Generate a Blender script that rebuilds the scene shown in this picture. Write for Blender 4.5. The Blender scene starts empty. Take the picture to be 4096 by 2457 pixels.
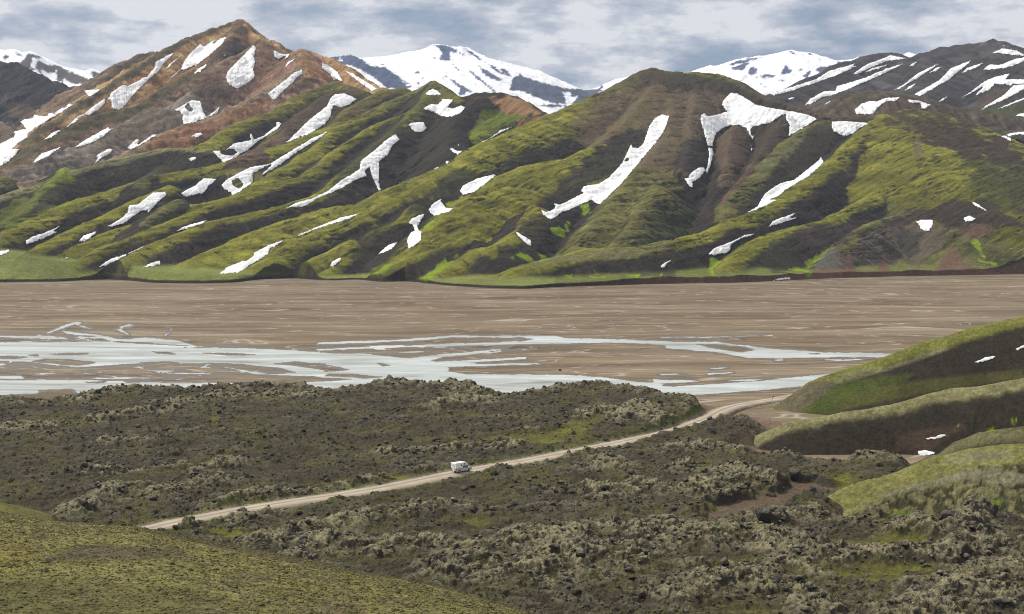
import bpy, bmesh, math, random
import numpy as np
from mathutils import Vector, Matrix

# ------------------------------------------------------------------ camera
scene = bpy.context.scene
COL = scene.collection
IMG_W, IMG_H = 4096.0, 2457.0          # the photograph's own pixels (used to survey the place)
F = 5629.0                             # focal length in those pixels (40 degree lens)
HOR = 861.0
CAMZ = 88.0                            # the viewpoint stands 88 m above the river plain
PITCH = math.atan((IMG_H / 2 - HOR) / F)
cam_d = bpy.data.cameras.new('camera')
cam_d.sensor_width = 36.0
cam_d.lens = F / IMG_W * 36.0
cam_d.clip_start = 1.0
cam_d.clip_end = 60000.0
cam = bpy.data.objects.new('camera', cam_d)
cam.location = (0, 0, CAMZ)
cam.rotation_euler = (math.pi / 2 - PITCH, 0, 0)
COL.objects.link(cam)
scene.camera = cam

# ------------------------------------------------------------------ light
SUN_EL, SUN_AZ = math.radians(50), math.radians(-62)      # azimuth from +Y (away from the camera), towards -X
SUN_STRENGTH = 3.4
sun_d = bpy.data.lights.new('sun', 'SUN')
sun_d.energy = SUN_STRENGTH
sun_d.angle = math.radians(6)
sun_d.color = (1.0, 0.955, 0.88)
sun = bpy.data.objects.new('sun', sun_d)
sdir = Vector((math.sin(SUN_AZ) * math.cos(SUN_EL), math.cos(SUN_AZ) * math.cos(SUN_EL), math.sin(SUN_EL)))
sun.rotation_euler = sdir.to_track_quat('Z', 'Y').to_euler()
COL.objects.link(sun)

vs = scene.view_settings
vs.view_transform = 'Standard'
vs.look = 'None'
vs.exposure = 0.38
vs.gamma = 1.0
vs.use_curve_mapping = False
scene.cycles.volume_bounces = 0
scene.cycles.max_bounces = 4
scene.cycles.filter_width = 1.1
scene.cycles.denoising_prefilter = 'NONE'
scene.cycles.volume_step_rate = 10


class NT:
    """tiny helper for node trees"""
    def __init__(s, tree):
        s.t = tree
        s.t.nodes.clear()
    def n(s, kind, **kw):
        nd = s.t.nodes.new(kind)
        for k, v in kw.items():
            if k.startswith('i_'):
                key = k[2:]
                key = int(key) if key.isdigit() else key.replace('_', ' ')
                if hasattr(v, 'is_output') or isinstance(v, bpy.types.NodeSocket):
                    s.t.links.new(v, nd.inputs[key])
                else:
                    nd.inputs[key].default_value = v
            else:
                setattr(nd, k, v)
        return nd
    def l(s, a, b):
        s.t.links.new(a, b)
    def math(s, op, a, b=None, c=None, clamp=False):
        nd = s.t.nodes.new('ShaderNodeMath'); nd.operation = op; nd.use_clamp = clamp
        for i, v in enumerate((a, b, c)):
            if v is None: continue
            if isinstance(v, bpy.types.NodeSocket): s.t.links.new(v, nd.inputs[i])
            else: nd.inputs[i].default_value = v
        return nd.outputs[0]
    def mix(s, f, a, b, blend='MIX'):
        nd = s.t.nodes.new('ShaderNodeMix'); nd.data_type = 'RGBA'; nd.blend_type = blend
        for idx, v in ((0, f), (6, a), (7, b)):
            if isinstance(v, bpy.types.NodeSocket): s.t.links.new(v, nd.inputs[idx])
            elif idx == 0: nd.inputs[0].default_value = v
            else: nd.inputs[idx].default_value = (*v, 1.0) if len(v) == 3 else v
        return nd.outputs[2]
    def ramp(s, f, stops, mode='LINEAR'):
        nd = s.t.nodes.new('ShaderNodeValToRGB'); cr = nd.color_ramp; cr.interpolation = mode
        while len(cr.elements) < len(stops): cr.elements.new(0.5)
        for e, (p, c) in zip(cr.elements, stops):
            e.position = p
            e.color = (c, c, c, 1) if isinstance(c, (int, float)) else (*c, 1)
        s.t.links.new(f, nd.inputs[0])
        return nd.outputs[0]
    def noise(s, vec, scale, detail=4, rough=0.55, dist=0.0, lac=2.0):
        nd = s.t.nodes.new('ShaderNodeTexNoise')
        s.t.links.new(vec, nd.inputs['Vector'])
        nd.inputs['Scale'].default_value = scale; nd.inputs['Detail'].default_value = detail
        nd.inputs['Roughness'].default_value = rough; nd.inputs['Distortion'].default_value = dist
        nd.inputs['Lacunarity'].default_value = lac
        return nd.outputs[0]
    def mapping(s, vec, scale=(1, 1, 1), rot=(0, 0, 0), loc=(0, 0, 0)):
        nd = s.t.nodes.new('ShaderNodeMapping')
        s.t.links.new(vec, nd.inputs['Vector'])
        nd.inputs['Scale'].default_value = scale; nd.inputs['Rotation'].default_value = rot
        nd.inputs['Location'].default_value = loc
        return nd.outputs[0]


# ------------------------------------------------------------------ world: layered cloud over a daylight sky
world = bpy.data.worlds.new('World')
scene.world = world
world.use_nodes = True
w = NT(world.node_tree)
tc = w.n('ShaderNodeTexCoord')
sky = w.n('ShaderNodeTexSky', sky_type='NISHITA', sun_disc=False, sun_elevation=SUN_EL, sun_rotation=SUN_AZ)
sky_s = w.mix(1.0, sky.outputs[0], (0.09, 0.09, 0.09), 'MULTIPLY')
sep = w.n('ShaderNodeSeparateXYZ', i_0=tc.outputs['Generated'])
# flatten: clouds seen low over the horizon are drawn out sideways
v1 = w.mapping(tc.outputs['Generated'], scale=(1, 1, 3.0), loc=(0.3, 0.0, 0.12))
big = w.noise(v1, 5.0, 6, 0.5, 0.3)
v2 = w.mapping(tc.outputs['Generated'], scale=(1, 1, 2.9), loc=(2.3, 1.1, 0.4))
mid = w.noise(v2, 20.0, 12, 0.60, 0.0)
v3 = w.mapping(tc.outputs['Generated'], scale=(1, 1, 6.5), loc=(5.3, 4.1, 1.4))
band = w.noise(v3, 5.0, 5, 0.5, 0.3)
s1 = w.math('ADD', w.math('MULTIPLY', big, 0.62), w.math('MULTIPLY', mid, 0.64))
s2 = w.math('ADD', s1, w.math('MULTIPLY', band, 0.30))
elev = w.math('MULTIPLY', sep.outputs[2], 1.15)
# lower air between the clouds is bluer: real sky colour of the overcast's gaps, by elevation
s3 = w.math('ADD', w.math('MULTIPLY_ADD', s2, 2.0, -1.01), w.math('MULTIPLY_ADD', elev, 1.1, -0.09))
s4 = w.math('SUBTRACT', s3, w.math('MULTIPLY', sep.outputs[0], 0.10))
ccol = w.ramp(s4, [(0.34, (0.20, 0.26, 0.345)), (0.45, (0.28, 0.335, 0.415)), (0.53, (0.37, 0.41, 0.48)),
                   (0.62, (0.47, 0.495, 0.55)), (0.75, (0.69, 0.695, 0.71))])
cover = w.ramp(s3, [(0.30, 0.75), (0.5, 1.0)])
wc = w.mix(cover, sky_s, ccol)
bg = w.n('ShaderNodeBackground', i_0=wc, i_1=0.88)
wo = w.n('ShaderNodeOutputWorld', i_0=bg.outputs[0])


# ------------------------------------------------------------------ survey helpers
CP, SP = math.cos(PITCH), math.sin(PITCH)
WIN = {'A': (0, 0), 'B': (1300, 0), 'C': (2696, 0), 'D': (0, 600), 'E': (1300, 600), 'F': (2696, 600),
       'G': (0, 1400), 'H': (1300, 1400), 'I': (2696, 1200), 'J': (2696, 1617), 'S': (0, 0)}
ZK = 1400 / 2473.0

def W(win, pts):
    k = 1.0 if win == 'S' else ZK
    ox, oy = WIN[win]
    return [(ox + p[0] * k, oy + p[1] * k) for p in pts]

def slopes(u, v):
    """direction of sight as (dx/dy, dz/dy)"""
    a = (np.asarray(u, float) - IMG_W / 2) / F
    b = (IMG_H / 2 - np.asarray(v, float)) / F
    den = CP + b * SP
    return a / den, (b * CP - SP) / den

def at_y(u, v, y):
    sx, sz = slopes(u, v)
    return sx * y, y + 0 * sx, CAMZ + sz * y

def at_z(u, v, z):
    sx, sz = slopes(u, v)
    y = (z - CAMZ) / sz
    return sx * y, y, z + 0 * y

def project(x, y, z):
    dz = z - CAMZ
    d = y * CP - dz * SP
    return IMG_W / 2 + F * x / d, IMG_H / 2 - F * (y * SP + dz * CP) / d

# ------------------------------------------------------------------ noise
_r = np.random.RandomState(7)
PERM = _r.permutation(256).astype(np.int32)
PERM = np.concatenate([PERM, PERM])
GX = np.cos(np.arange(256) / 256 * 2 * np.pi * 7.31).astype(np.float32)
GY = np.sin(np.arange(256) / 256 * 2 * np.pi * 7.31).astype(np.float32)

def perlin(x, y, seed=0):
    x = np.asarray(x, np.float32) + np.float32(seed * 17.13); y = np.asarray(y, np.float32) + np.float32(seed * 9.71)
    xf = np.floor(x); yf = np.floor(y)
    xi = xf.astype(np.int32) & 255; yi = yf.astype(np.int32) & 255
    dx = x - xf; dy = y - yf
    u = dx * dx * dx * (dx * (dx * 6 - 15) + 10); v = dy * dy * dy * (dy * (dy * 6 - 15) + 10)
    def g(ix, iy, ddx, ddy):
        h = PERM[PERM[ix & 255] + (iy & 255)]
        return GX[h] * ddx + GY[h] * ddy
    a = g(xi, yi, dx, dy); b = g(xi + 1, yi, dx - 1, dy)
    c = g(xi, yi + 1, dx, dy - 1); d = g(xi + 1, yi + 1, dx - 1, dy - 1)
    return ((a + u * (b - a)) * (1 - v) + (c + u * (d - c)) * v) * 1.5

def fbm(x, y, scale, octv=4, gain=0.5, seed=0):
    r = 0; a = 1.0; f = 1.0 / scale; t = 0
    for i in range(octv):
        r = r + a * perlin(x * f, y * f, seed + i * 3); t += a; a *= gain; f *= 2.03
    return r / t

def ridged(x, y, scale, octv=4, gain=0.5, seed=0):
    r = 0; a = 1.0; f = 1.0 / scale; t = 0
    for i in range(octv):
        r = r + a * (1 - np.abs(perlin(x * f, y * f, seed + i * 3)) * 2.0); t += a; a *= gain; f *= 2.07
    return r / t

def worley(x, y, scale, seed=0):
    """distance to nearest cell point, and a random value per cell"""
    x = np.asarray(x, np.float32) / scale; y = np.asarray(y, np.float32) / scale
    xf = np.floor(x).astype(np.int32); yf = np.floor(y).astype(np.int32)
    best = np.full(x.shape, 9.0, np.float32); rid = np.zeros(x.shape, np.float32)
    for i in (-1, 0, 1):
        for j in (-1, 0, 1):
            cx = xf + i; cy = yf + j
            h = PERM[PERM[(cx + seed * 31) & 255] + (cy & 255)]
            h2 = PERM[(h + 91) & 255]; h3 = PERM[(h + 37) & 255]
            px = cx + h / 255.0 * 0.9; py = cy + h2 / 255.0 * 0.9
            d = (x - px) ** 2 + (y - py) ** 2
            m = d < best
            best = np.where(m, d, best); rid = np.where(m, h3 / 255.0, rid)
    return np.sqrt(best), rid

def sstep(x, a, b):
    t = np.clip((x - a) / (b - a), 0, 1)
    return t * t * (3 - 2 * t)

def in_poly(px, py, poly):
    inside = np.zeros(np.shape(px), bool)
    n = len(poly)
    for i in range(n):
        x0, y0 = poly[i]; x1, y1 = poly[(i + 1) % n]
        if y0 == y1: continue
        c = ((y0 > py) != (y1 > py)) & (px < (x1 - x0) * (py - y0) / (y1 - y0) + x0)
        inside ^= c
    return inside

def poly_sd(px, py, poly):
    """signed distance, positive inside"""
    best = np.full(np.shape(px), 1e18)
    n = len(poly)
    for i in range(n):
        x0, y0 = poly[i]; x1, y1 = poly[(i + 1) % n]
        dx, dy = x1 - x0, y1 - y0
        t = np.clip(((px - x0) * dx + (py - y0) * dy) / (dx * dx + dy * dy + 1e-9), 0, 1)
        best = np.minimum(best, (px - x0 - t * dx) ** 2 + (py - y0 - t * dy) ** 2)
    d = np.sqrt(best)
    return np.where(in_poly(px, py, poly), d, -d)

# ------------------------------------------------------------------ mesh helpers
def np_mesh(name, co, quads, cols=None, attrs=None, smooth=True, tris=None):
    me = bpy.data.meshes.new(name)
    co = np.asarray(co, np.float32).reshape(-1, 3)
    nq = len(quads); nt = 0 if tris is None else len(tris)
    me.vertices.add(len(co)); me.vertices.foreach_set('co', co.ravel())
    me.loops.add(nq * 4 + nt * 3); me.polygons.add(nq + nt)
    li = np.asarray(quads, np.int32).ravel()
    ls = np.arange(nq, dtype=np.int32) * 4
    if nt:
        li = np.concatenate([li, np.asarray(tris, np.int32).ravel()])
        ls = np.concatenate([ls, nq * 4 + np.arange(nt, dtype=np.int32) * 3])
    me.loops.foreach_set('vertex_index', li)
    me.polygons.foreach_set('loop_start', ls)
    me.polygons.foreach_set('use_smooth', np.full(nq + nt, smooth))
    me.update(calc_edges=True)
    if cols is not None:
        a = me.attributes.new('tint', 'FLOAT_COLOR', 'POINT')
        c4 = np.ones((len(co), 4), np.float32); c4[:, :3] = np.asarray(cols, np.float32).reshape(-1, 3)
        a.data.foreach_set('color', c4.ravel())
    for k, v in (attrs or {}).items():
        a = me.attributes.new(k, 'FLOAT', 'POINT')
        a.data.foreach_set('value', np.asarray(v, np.float32).ravel())
    return me

def grid_quads(nr, nc, flip=False):
    idx = np.arange(nr * nc, dtype=np.int32).reshape(nr, nc)
    q = np.stack([idx[:-1, :-1], idx[:-1, 1:], idx[1:, 1:], idx[1:, :-1]], -1)
    return q.reshape(-1, 4)

def link(name, me, mat, parent=None):
    o = bpy.data.objects.new(name, me)
    COL.objects.link(o)
    if mat is not None:
        me.materials.append(mat)
    if parent is not None:
        o.parent = parent
    return o

def struct(o):
    o['kind'] = 'structure'
    return o

def tag(o, label, cat, group=None, kind=None):
    o['label'] = label; o['category'] = cat
    if group: o['group'] = group
    if kind: o['kind'] = kind
    return o

# ------------------------------------------------------------------ materials
def terrain_mat(name, fleck=0.0, fleckcol=(0.035, 0.029, 0.020), fine=1.0, bump=0.6, bscale=1.0, var=0.55, rough=0.95, streak=None, sat=0.0):
    m = bpy.data.materials.new(name); m.use_nodes = True
    t = NT(m.node_tree)
    at = t.n('ShaderNodeAttribute', attribute_name='tint')
    geo = t.n('ShaderNodeNewGeometry')
    pos = geo.outputs['Position']
    if streak:
        p2 = t.mapping(pos, scale=streak[0], rot=streak[1])
    else:
        p2 = pos
    n1 = t.noise(p2, 0.35 * fine, 8, 0.68, 0.4)
    n2 = t.noise(pos, 0.045 * fine, 5, 0.6, 0.3)
    n3 = t.noise(pos, 1.3 * fine, 4, 0.65)
    f = t.math('ADD', t.math('MULTIPLY', n1, 0.9), t.math('ADD', t.math('MULTIPLY', n2, 0.6), t.math('MULTIPLY', n3, 0.5)))
    f = t.math('MULTIPLY_ADD', f, var * 3.2, 1.0 - var * 3.2)       # mean of f is about 1.0
    f = t.math('MAXIMUM', f, 0.18)
    comb = t.n('ShaderNodeCombineColor', i_0=f, i_1=f, i_2=f)
    c = t.mix(1.0, at.outputs['Color'], comb.outputs[0], 'MULTIPLY')
    # patches where dry, paler growth shows through
    dry = t.noise(pos, 0.11 * fine, 6, 0.7, 0.2)
    dryf = t.ramp(dry, [(0.52, 0.0), (0.68, 0.34)])
    c = t.mix(dryf, c, t.mix(1.0, c, (1.35, 1.12, 1.25), 'MULTIPLY'))
    if fleck > 0:
        fk = t.noise(p2, 0.55 * fine, 9, 0.74, 0.25, 2.1)
        fk2 = t.noise(pos, 0.12 * fine, 5, 0.6)
        fs_ = t.math('ADD', fk, t.math('MULTIPLY_ADD', fk2, 0.5, -0.25))
        c = t.mix(t.ramp(fs_, [(0.47, 0.0), (0.60, fleck)]), c, t.mix(0.35, fleckcol, c))
        hl = t.noise(t.mapping(p2, loc=(31, 17, 5)), 0.6 * fine, 8, 0.72)
        c = t.mix(t.ramp(hl, [(0.55, 0.0), (0.70, 0.75 * fleck)]), c, t.mix(1.0, c, (1.75, 1.6, 1.6), 'MULTIPLY'))
    b = t.n('ShaderNodeBump', i_Strength=bump, i_Distance=1.6 * bscale, i_Height=t.math('ADD', n1, t.math('MULTIPLY', n3, 0.4)))
    bs = t.n('ShaderNodeBsdfPrincipled', i_Base_Color=c, i_Roughness=rough, i_Normal=b.outputs[0])
    bs.inputs['Specular IOR Level'].default_value = 0.12
    t.n('ShaderNodeOutputMaterial', i_0=bs.outputs[0])
    return m

def plain_mat(name, col, rough=0.6, spec=0.4, metal=0.0, nscale=6.0, var=0.12):
    m = bpy.data.materials.new(name); m.use_nodes = True
    t = NT(m.node_tree)
    tcn = t.n('ShaderNodeTexCoord')
    n = t.noise(tcn.outputs['Object'], nscale, 5, 0.6)
    f = t.math('MULTIPLY_ADD', n, var * 2, 1 - var)
    comb = t.n('ShaderNodeCombineColor', i_0=f, i_1=f, i_2=f)
    c = t.mix(1.0, col, comb.outputs[0], 'MULTIPLY')
    bs = t.n('ShaderNodeBsdfPrincipled', i_Base_Color=c, i_Roughness=rough, i_Metallic=metal)
    bs.inputs['Specular IOR Level'].default_value = spec
    t.n('ShaderNodeOutputMaterial', i_0=bs.outputs[0])
    return m

M_HILL = terrain_mat('mossy hillside', fleck=0.34, fine=0.45, bump=0.8, bscale=4.0, var=0.42)
M_NEARHILL = terrain_mat('moss and gravel slope', fleck=0.6, fine=1.7, bump=0.9, bscale=0.6, var=0.6)
M_LAVA = terrain_mat('moss covered lava', fleck=0.7, fleckcol=(0.026, 0.022, 0.017), fine=2.2, bump=1.0, bscale=0.5, var=0.6)
M_FAR = terrain_mat('far rock and snow', fine=0.12, bump=0.3, bscale=8.0, var=0.22)

def snow_mat():
    m = bpy.data.materials.new('old summer snow'); m.use_nodes = True
    t = NT(m.node_tree)
    geo = t.n('ShaderNodeNewGeometry'); pos = geo.outputs['Position']
    p2 = t.mapping(pos, scale=(1.0, 0.35, 1.0), rot=(0, 0, 0.6))
    n = t.noise(p2, 0.09, 7, 0.65, 0.8)
    n2 = t.noise(pos, 0.02, 4, 0.6)
    c = t.ramp(n, [(0.32, (0.60, 0.58, 0.56)), (0.46, (0.74, 0.74, 0.74)), (0.62, (0.82, 0.825, 0.83))])
    dirt = t.ramp(n2, [(0.58, 0.0), (0.75, 0.35)])
    c = t.mix(dirt, c, (0.66, 0.60, 0.55))
    b = t.n('ShaderNodeBump', i_Strength=0.45, i_Distance=2.0, i_Height=n)
    bs = t.n('ShaderNodeBsdfPrincipled', i_Base_Color=c, i_Roughness=0.75, i_Normal=b.outputs[0])
    bs.inputs['Specular IOR Level'].default_value = 0.15
    t.n('ShaderNodeOutputMaterial', i_0=bs.outputs[0])
    return m
M_SNOW = snow_mat()

# ================================================================== the hills beyond the plain
# foot of the hills along the far side of the river plain (photo survey points on level ground)
FOOT = (W('D', [(-600, 940), (0, 935), (400, 932), (760, 912), (950, 925), (1050, 940), (1430, 945), (1700, 937), (1800, 915), (2100, 905), (2330, 925)])
        + W('E', [(230, 912), (400, 935), (600, 925), (720, 942), (850, 958), (1180, 978), (1440, 984), (1600, 970), (2473, 945)])
        + W('F', [(400, 940), (700, 927), (980, 912), (1600, 893), (2100, 885), (2473, 875), (3200, 865)]))
fu = np.array([p[0] for p in FOOT]); fv = np.array([p[1] for p in FOOT])
fx, fy, _ = at_z(fu, fv, 0.0)
ft = fx / fy                                  # x/y slope of each survey point, increasing to the right
_tf = np.linspace(-0.8, 0.8, 1601)
_ff = np.interp(_tf, ft, fy); _k0 = np.exp(-0.5 * (np.arange(-20, 21) / 6.0) ** 2); _k0 /= _k0.sum()
_ff = np.convolve(np.pad(_ff, 20, mode='edge'), _k0, 'valid')
def foot_y(t):
    return np.interp(t, _tf, _ff)

_tg = np.linspace(-0.6, 0.6, 601)
_fg = foot_y(_tg); _kk = np.exp(-0.5 * (np.arange(-60, 61) / 22.0) ** 2); _kk /= _kk.sum()
_fs = np.convolve(np.pad(_fg, 60, mode='edge'), _kk, 'valid')
_vu = (_tg * F + IMG_W / 2)
_vs = np.convolve(np.pad(np.interp(_vu, fu, fv), 60, mode='edge'), _kk, 'valid')
def depth_rule(u, v, off=0.0, k1=0.8, k2=0.0006):
    v0 = np.interp(u, _vu, _vs)
    d = np.maximum(v0 - v, 0)
    t = (np.asarray(u) - IMG_W / 2) / F
    return np.interp(t, _tg, _fs) + 14 + k1 * d + k2 * d * d + off

GREEN = (0.162, 0.160, 0.022); LIME = (0.135, 0.165, 0.018); PALE = (0.17, 0.165, 0.075); OLIVE = (0.115, 0.112, 0.034)
DARK = (0.031, 0.026, 0.018); DKGREEN = (0.050, 0.058, 0.018); BROWN = (0.105, 0.072, 0.045); ORANGE = (0.235, 0.135, 0.062)
GREY = (0.095, 0.080, 0.064); TAN = (0.19, 0.145, 0.10); RUST = (0.165, 0.098, 0.068); HAZEROCK = (0.070, 0.088, 0.140)  # the far mountains' rock tone has blue distance haze put into it

class Ridge:
    def __init__(s, win, pts, c1=GREEN, c2=DARK, gw=45, s1=0.42, s2=0.82, sf=0.62, off=0.0, ys=None, gul=1.0, lam=16, r0=6, nearest=False):
        s.nearest = nearest
        p = []
        if isinstance(win, list):
            for w_, q in win: p += W(w_, q)
        else:
            p = W(win, pts)
        # densify
        q = [p[0]]
        for a, b in zip(p[:-1], p[1:]):
            n = max(1, int(math.hypot(b[0] - a[0], b[1] - a[1]) / 90))
            for i in range(1, n + 1):
                q.append((a[0] + (b[0] - a[0]) * i / n, a[1] + (b[1] - a[1]) * i / n))
        u = np.array([a[0] for a in q]); v = np.array([a[1] for a in q])
        if ys is None:
            y = depth_rule(u, v, off)
        else:
            L = np.concatenate([[0], np.cumsum(np.hypot(np.diff(u), np.diff(v)))]); L /= L[-1]
            y = np.interp(L, np.linspace(0, 1, len(ys)), ys)
        x, y, z = at_y(u, v, y)
        s.x, s.y, s.z = x, y, z
        s.c1, s.c2, s.gw, s.s1, s.s2, s.sf, s.gul, s.lam, s.r0 = c1, c2, gw, s1, s2, sf, gul, lam, r0

def eval_ridges(X, Y, ridges, floor, soft=5.0, seed=0):
    Hh = floor.copy(); C = None
    near_d = np.zeros(X.shape, np.float32)
    c1 = np.zeros(X.shape + (3,), np.float32); c2 = np.zeros(X.shape + (3,), np.float32); c1[:] = GREEN; c2[:] = GREEN
    gwm = np.full(X.shape, 1e3, np.float32); rid = np.full(X.shape, -1, np.int16); RILL.clear(); RILL.append(np.full(X.shape, 0.5, np.float32)); dd = np.zeros(X.shape, np.float32)
    wx = X + fbm(X, Y, 90, 3, seed=11) * 6; wy = Y + fbm(X, Y, 90, 3, seed=23) * 6
    for k, R in enumerate(ridges):
        zmax = R.z.max()
        # points that this ridge could possibly reach
        bx0, bx1, by0, by1 = R.x.min(), R.x.max(), R.y.min(), R.y.max()
        ddx = np.maximum(np.maximum(bx0 - wx, wx - bx1), 0); ddy = np.maximum(np.maximum(by0 - wy, wy - by1), 0)
        m = (zmax - 0.33 * np.hypot(ddx, ddy) + 5) > Hh
        if not m.any(): continue
        x = wx[m]; y = wy[m]
        scb = np.full(x.shape, -1e18, np.float32); dh = np.zeros_like(scb); best = np.full(x.shape, 1e18, np.float32); zc = np.zeros_like(best); sg = np.zeros_like(best); ss = np.zeros_like(best)
        acc = 0.0
        tot = sum((R.x[i + 1] - R.x[i]) * (-R.y[i]) - (R.y[i + 1] - R.y[i]) * (-R.x[i]) for i in range(len(R.x) - 1))
        csgn = 1.0 if tot > 0 else -1.0
        for i in range(len(R.x) - 1):
            x0, y0, z0 = R.x[i], R.y[i], R.z[i]; dx, dy, dz = R.x[i + 1] - x0, R.y[i + 1] - y0, R.z[i + 1] - z0
            L2 = dx * dx + dy * dy; L = math.sqrt(L2)
            px = x - x0; py = y - y0
            t = np.clip((px * dx + py * dy) / L2, 0, 1)
            d2 = (px - t * dx) ** 2 + (py - t * dy) ** 2
            d1_ = np.sqrt(d2)
            sc_ = z0 + t * dz - R.s1 * np.minimum(d1_, R.gw) - R.s2 * np.maximum(d1_ - R.gw, 0)
            ms = (d2 < best) if R.nearest else (sc_ > scb); scb = np.where(ms, sc_, scb); dh = np.where(ms, d1_, dh); zc = np.where(ms, z0 + t * dz, zc)
            mm = d2 < best
            cr = dx * py - dy * px
            best = np.where(mm, d2, best)
            sg = np.where(mm, np.sign(cr) * csgn, sg); ss = np.where(mm, acc + t * L, ss)
            acc += L
        d = np.sqrt(best)
        dr = np.sqrt(dh * dh + R.r0 ** 2) - R.r0
        gwn = R.gw * (1 + min(0.3, 14.0 / R.gw) * perlin(ss / 70.0, ss * 0 + k * 3.7))
        rr = R.gw * 0.12 + 4
        e = np.clip((dr - gwn) / rr, -30, 30)
        near = R.s1 * dr + (R.s2 - R.s1) * rr * np.log1p(np.exp(e))
        far = R.sf * dr
        side = sstep(sg * d, -6, 6)
        h = zc - (near * side + far * (1 - side))
        # rills running straight down the flank
        amp = np.minimum(d * 0.05, 4.2) * R.gul * (0.45 + 0.55 * sstep(d, R.gw * 0.6, R.gw * 1.2))
        rill = np.abs(perlin(ss / R.lam + 0.4 * perlin(d / 60.0, ss / 80.0, k + 3), d / 170.0, k)) * 2
        rill2 = np.abs(perlin(ss / (R.lam * 0.4), d / 90.0, k + 9)) * 2
        h = h - amp * (1 - rill) * 0.9 - amp * 0.35 * (1 - rill2)
        H0 = Hh[m]
        win = h > H0
        # soft union
        a = np.maximum(h, H0); b = np.minimum(h, H0)
        Hh[m] = a + soft * 0.5 * np.exp(-(a - b) / soft * 2.0) * 0.6
        idx = np.where(m)
        ii = tuple(q[win] for q in idx)
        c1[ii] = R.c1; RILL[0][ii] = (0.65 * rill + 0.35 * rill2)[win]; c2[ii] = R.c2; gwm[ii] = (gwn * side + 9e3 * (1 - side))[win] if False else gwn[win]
        dd[ii] = (d * np.where(sg > 0, 1, 2.6))[win]; rid[ii] = k
    return Hh, c1, c2, gwm, dd, rid

def streak(X, Y, along, across, seed, dx=-0.72, dy=-0.69):
    a = (X * dx + Y * dy) / along; b = (X * -dy + Y * dx) / across
    return fbm(a, b, 1.0, 4, 0.6, seed=seed)

RILL = []
REG = []      # all surveyed height fields, for laying snow on them

class Field:
    def __init__(s, t0, t1, nc, yfun, nr):
        s.t = np.linspace(t0, t1, nc).astype(np.float64)
        s.f = yfun                      # rows: (nr) fractions -> y for each t
        s.Y = yfun(s.t)[:, :] if callable(yfun) else None
        s.T = np.broadcast_to(s.t[None, :], s.Y.shape)
        s.X = s.T * s.Y
    def finish(s, H):
        s.H = H
        sl = (H - CAMZ) / s.Y
        s.run = np.maximum.accumulate(sl, axis=0)
        REG.append(s)
    def hit(s, sx, sz):
        """first distance along the ray; inf where it passes over"""
        ci = (sx - s.t[0]) / (s.t[1] - s.t[0])
        out = np.full(sx.shape, np.inf)
        ok = (ci >= 0) & (ci < len(s.t) - 1)
        c = np.clip(np.round(ci).astype(int), 0, len(s.t) - 1)
        order = np.argsort(c, kind='stable')
        cs = c[order]; bounds = np.searchsorted(cs, np.arange(len(s.t) + 1))
        for k in np.unique(c[ok]):
            ids = order[bounds[k]:bounds[k + 1]]
            ids = ids[ok[ids]]
            if len(ids) == 0: continue
            run = s.run[:, k]
            j = np.searchsorted(run, sz[ids], side='left')
            good = j < len(run)
            jj = np.clip(j, 1, len(run) - 1)
            r0 = run[jj - 1]; r1 = run[jj]
            f = np.clip((sz[ids] - r0) / np.maximum(r1 - r0, 1e-12), 0, 1)
            yy = s.Y[jj - 1, k] + f * (s.Y[jj, k] - s.Y[jj - 1, k])
            out[ids] = np.where(good, yy, np.inf)
        return out

def overlay(col, u, v, X, Y, poly, c, feather=14, rag=14, amt=1.0):
    us = [p[0] for p in poly]; vs_ = [p[1] for p in poly]
    g_ = feather + rag * 2.4
    m = (u > min(us) - g_) & (u < max(us) + g_) & (v > min(vs_) - g_) & (v < max(vs_) + g_)
    if not m.any(): return
    sd = poly_sd(u[m], v[m], poly)
    n = fbm(X[m], Y[m], 34, 4, 0.6, seed=41)
    a = sstep(sd + n * rag * 1.6, -feather * 0.5, feather * 0.5) * amt
    cm = col[m]
    col[m] = cm * (1 - a[..., None]) + np.array(c) * a[..., None]

# ---- green hills -------------------------------------------------
K = []
def RK(*a, **k):
    r = Ridge(*a, **k); K.append(r); return r
# right dome and its long spur
RK([('C', [(1700, 778), (1450, 815), (1370, 880), (1230, 1000), (1080, 1150), (850, 1310), (620, 1460)]),
    ('F', [(480, 470), (200, 580), (0, 635)]), ('E', [(2200, 690), (1900, 705), (1600, 758), (1350, 832), (1180, 898), (900, 945)])],
   None, GREEN, DARK, gw=29, s1=0.36, s2=0.95)
RK('C', [(1450, 815), (1560, 787), (1700, 778), (1850, 792), (2050, 852), (2250, 945), (2473, 1060), (2900, 1250)], GREEN, OLIVE, gw=480, s1=0.35, s2=0.5, lam=30, gul=1.1)
RK('F', [(1500, 250), (1250, 400), (1050, 500), (880, 535), (720, 570), (560, 645), (430, 725), (350, 800), (290, 890)], GREEN, DARK, gw=24, s2=0.9)
RK('F', [(1640, 430), (1430, 510), (1300, 565), (1150, 690), (1040, 800), (1000, 880)], OLIVE, GREY, gw=18, s2=0.8, sf=0.75, gul=1.6)
RK('F', [(1945, 590), (1960, 700), (1990, 860)], OLIVE, GREY, gw=16, s2=0.8, sf=0.8, gul=1.4)
RK('F', [(2200, 420), (2300, 500), (2400, 560), (2473, 570), (2900, 640)], GREEN, DKGREEN, gw=90, s2=0.75)
RK('F', [(2473, 570), (2400, 640), (2330, 740), (2300, 830)], GREEN, DKGREEN, gw=29)
# mid spur left of the long valley
RK('C', [(1060, 848), (900, 925), (780, 1010), (640, 1130), (560, 1230), (430, 1350), (340, 1450), (320, 1560)], OLIVE, DARK, gw=29, s1=0.45, s2=0.8, gul=1.3)
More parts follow.
